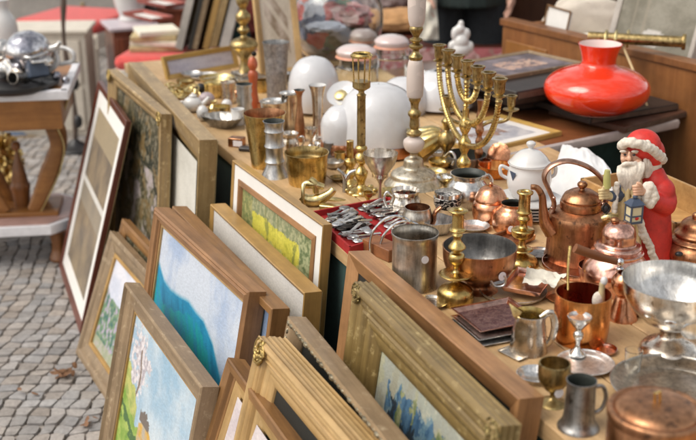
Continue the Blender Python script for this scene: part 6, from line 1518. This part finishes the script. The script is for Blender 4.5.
small('silver_bowl', 'shallow silver bowl behind the tiny golden loops', 'bowl', 192, 78, [(5, 0), (9, 3), (11, 5)], 'silver_matt')
small('pewter_dish', 'dark pewter dish next to the trumpet vase foot', 'dish', 334, 160, [(5, 0), (9, 2), (10.5, 4)], 'pewter')
small('brass_dish', 'little brass dish between the two brass sticks and the round pot', 'dish', 338, 181, [(4, 0), (7, 2), (8.5, 4)], 'brass_dull')
small('brass_dish', 'shallow brass dish left of the golden candelabrum foot', 'dish', 434, 176, [(6, 0), (11, 2), (13, 5)], 'brass_pale')
small('glass_salt', 'small glass salt cup right of the marble candlestick foot', 'cup', 438, 152, [(4, 0), (6, 4), (6.5, 8)], 'glass')

for x, y, r, h, lb in ((20, 40, 8, .075, 'silver ball perched high on the left of the dome pot'), (57, 76, 5, .0, 'smallest silver ball at the right rim of the black tray'), (12, 62, 8, .03, 'silver ball wedged between the lying silver mugs'), (66, 80, 4, -.008, 'tiny silver ball lying on the bare wood of the side table')):
    S = Spot(x, y + r, TS + .008 + h); s_ = r / S.sc(0); thing('silver_ball', MB().ball((0, 0, s_), s_, n=24, m=16), M['chrome_mottled'], S, lb, 'ball', G_S)
cyl('silver_cup', 'small silver cup lying across the front of the black tray', 'cup', 26, 78, TS + .03, .022, .08, R(250), R(78), 'silver_warm')
cyl('silver_cup', 'slim silver cup leaning upright beside the dark blue camera', 'cup', 50, 70, TS + .02, .018, .08, R(20), R(20), 'silver')
G_X = 'small wares filling gaps on the pine table'
def filler(name, label, cat, x, y, pts, mat, inside=None, **k):
    return vessel(name, label, cat, Spot(x, y), [(r, y - dy) for r, dy in pts], mat, inside, group=G_X, **k)
filler('brass_dish', 'shallow brass dish in front of the marble candlestick foot', 'dish', 392, 196, [(6, 0), (12, 2), (14, 5)], 'brass_pale')
filler('egg_cup', 'tiny brass egg cup right of the two armed corkscrew', 'egg cup', 368, 205, [(4, 0), (2, 3), (2, 6), (4.5, 9), (5, 13)], 'brass')
filler('pewter_bowl', 'low pewter bowl beside the round golden pot', 'bowl', 334, 168, [(5, 0), (9, 3), (10, 7)], 'pewter_light')
filler('copper_mug', 'small copper mug between tin bowl and copper lid disc', 'mug', 484, 172, [(6, 0), (7, 4), (7, 12)], 'copper')
filler('brass_bowl', 'brass bowl hidden behind the silver sugar pot', 'bowl', 440, 168, [(6, 0), (11, 4), (12, 8)], 'brass')
filler('copper_dish', 'flat copper dish under the long wooden pot handle', 'dish', 560, 300, [(8, 0), (13, 2), (15, 4)], 'copper_brown')
filler('silver_saucer', 'thin silver saucer left of the golden pan drip candlestick', 'saucer', 432, 305, [(8, 0), (14, 2), (16, 4)], 'silver_warm')
filler('pewter_dish', 'grey pewter dish between pedestal bowl and copper kettle', 'dish', 540, 256, [(7, 0), (13, 2), (15, 4)], 'pewter')
filler('brass_cup', 'small brass cup behind the silver footed bowl', 'cup', 646, 300, [(6, 0), (8, 4), (9, 12)], 'brass')
filler('glass_tumbler', 'clear glass tumbler before the silver footed bowl foot', 'tumbler', 632, 372, [(7, 0), (8, 8), (9, 22)], 'glass')
filler('silver_lid', 'round silver lid lying between orange pan and silver bowl', 'lid', 640, 330, [(12, 0), (12, 2), (6, 5), (1, 6)], 'silver_matt') if False else None

filler('copper_beaker', 'small copper beaker between brass goblet and silver jug', 'beaker', 500, 268, [(5, 0), (6, 5), (7, 12)], 'copper_brown')
filler('silver_bowl', 'low silver bowl right of the tall marble candlestick foot', 'bowl', 444, 182, [(5, 0), (9, 3), (10, 6)], 'silver')
filler('brass_pan', 'small brass pan lying between bell and seven branched candelabrum', 'pan', 420, 172, [(5, 0), (8, 2), (9, 5)], 'brass_dull')
filler('pewter_beaker', 'little pewter beaker behind the ringed cup and round brass pot', 'beaker', 330, 156, [(5, 0), (6, 6), (6.5, 14)], 'pewter')
filler('brass_beaker', 'little brass beaker in front of the smaller opal shade', 'beaker', 340, 164, [(5, 0), (5.5, 5), (6, 12)], 'brass')
filler('copper_saucer', 'copper saucer peeping out beside the orange pan', 'saucer', 604, 352, [(8, 0), (12, 2), (13, 4)], 'copper_rose')
filler('silver_cup', 'plain silver cup left behind the silver footed bowl', 'cup', 641, 316, [(6, 0), (7, 5), (8, 12)], 'silver_warm')
filler('brass_tray', 'oval brass tray edge below the red robed figurine', 'tray', 640, 282, [(14, 0), (20, 2), (22, 4)], 'brass_dull')

pile('deep red folded cloth behind the stacked leaning frames', 262, 8, .63, (.22, .14, .13), 'redcloth', 41, .25)
pile('crimson fabric heap left of the flowered rose cloth', 284, 30, .72, (.07, .07, .08), 'redcloth', 43, .25)
cabinet('wooden_stool', 'dark red brown wooden stool far behind the white pot', 'stool', Vector((-1.15, 6.9, 0)), (.5, .4, .55), R(10), 'mahog2', 0, None, .4)
pile('red blanket folded on the far wooden stool', 160, 4, .57, (.16, .12, .05), 'redcloth', 45, .2)
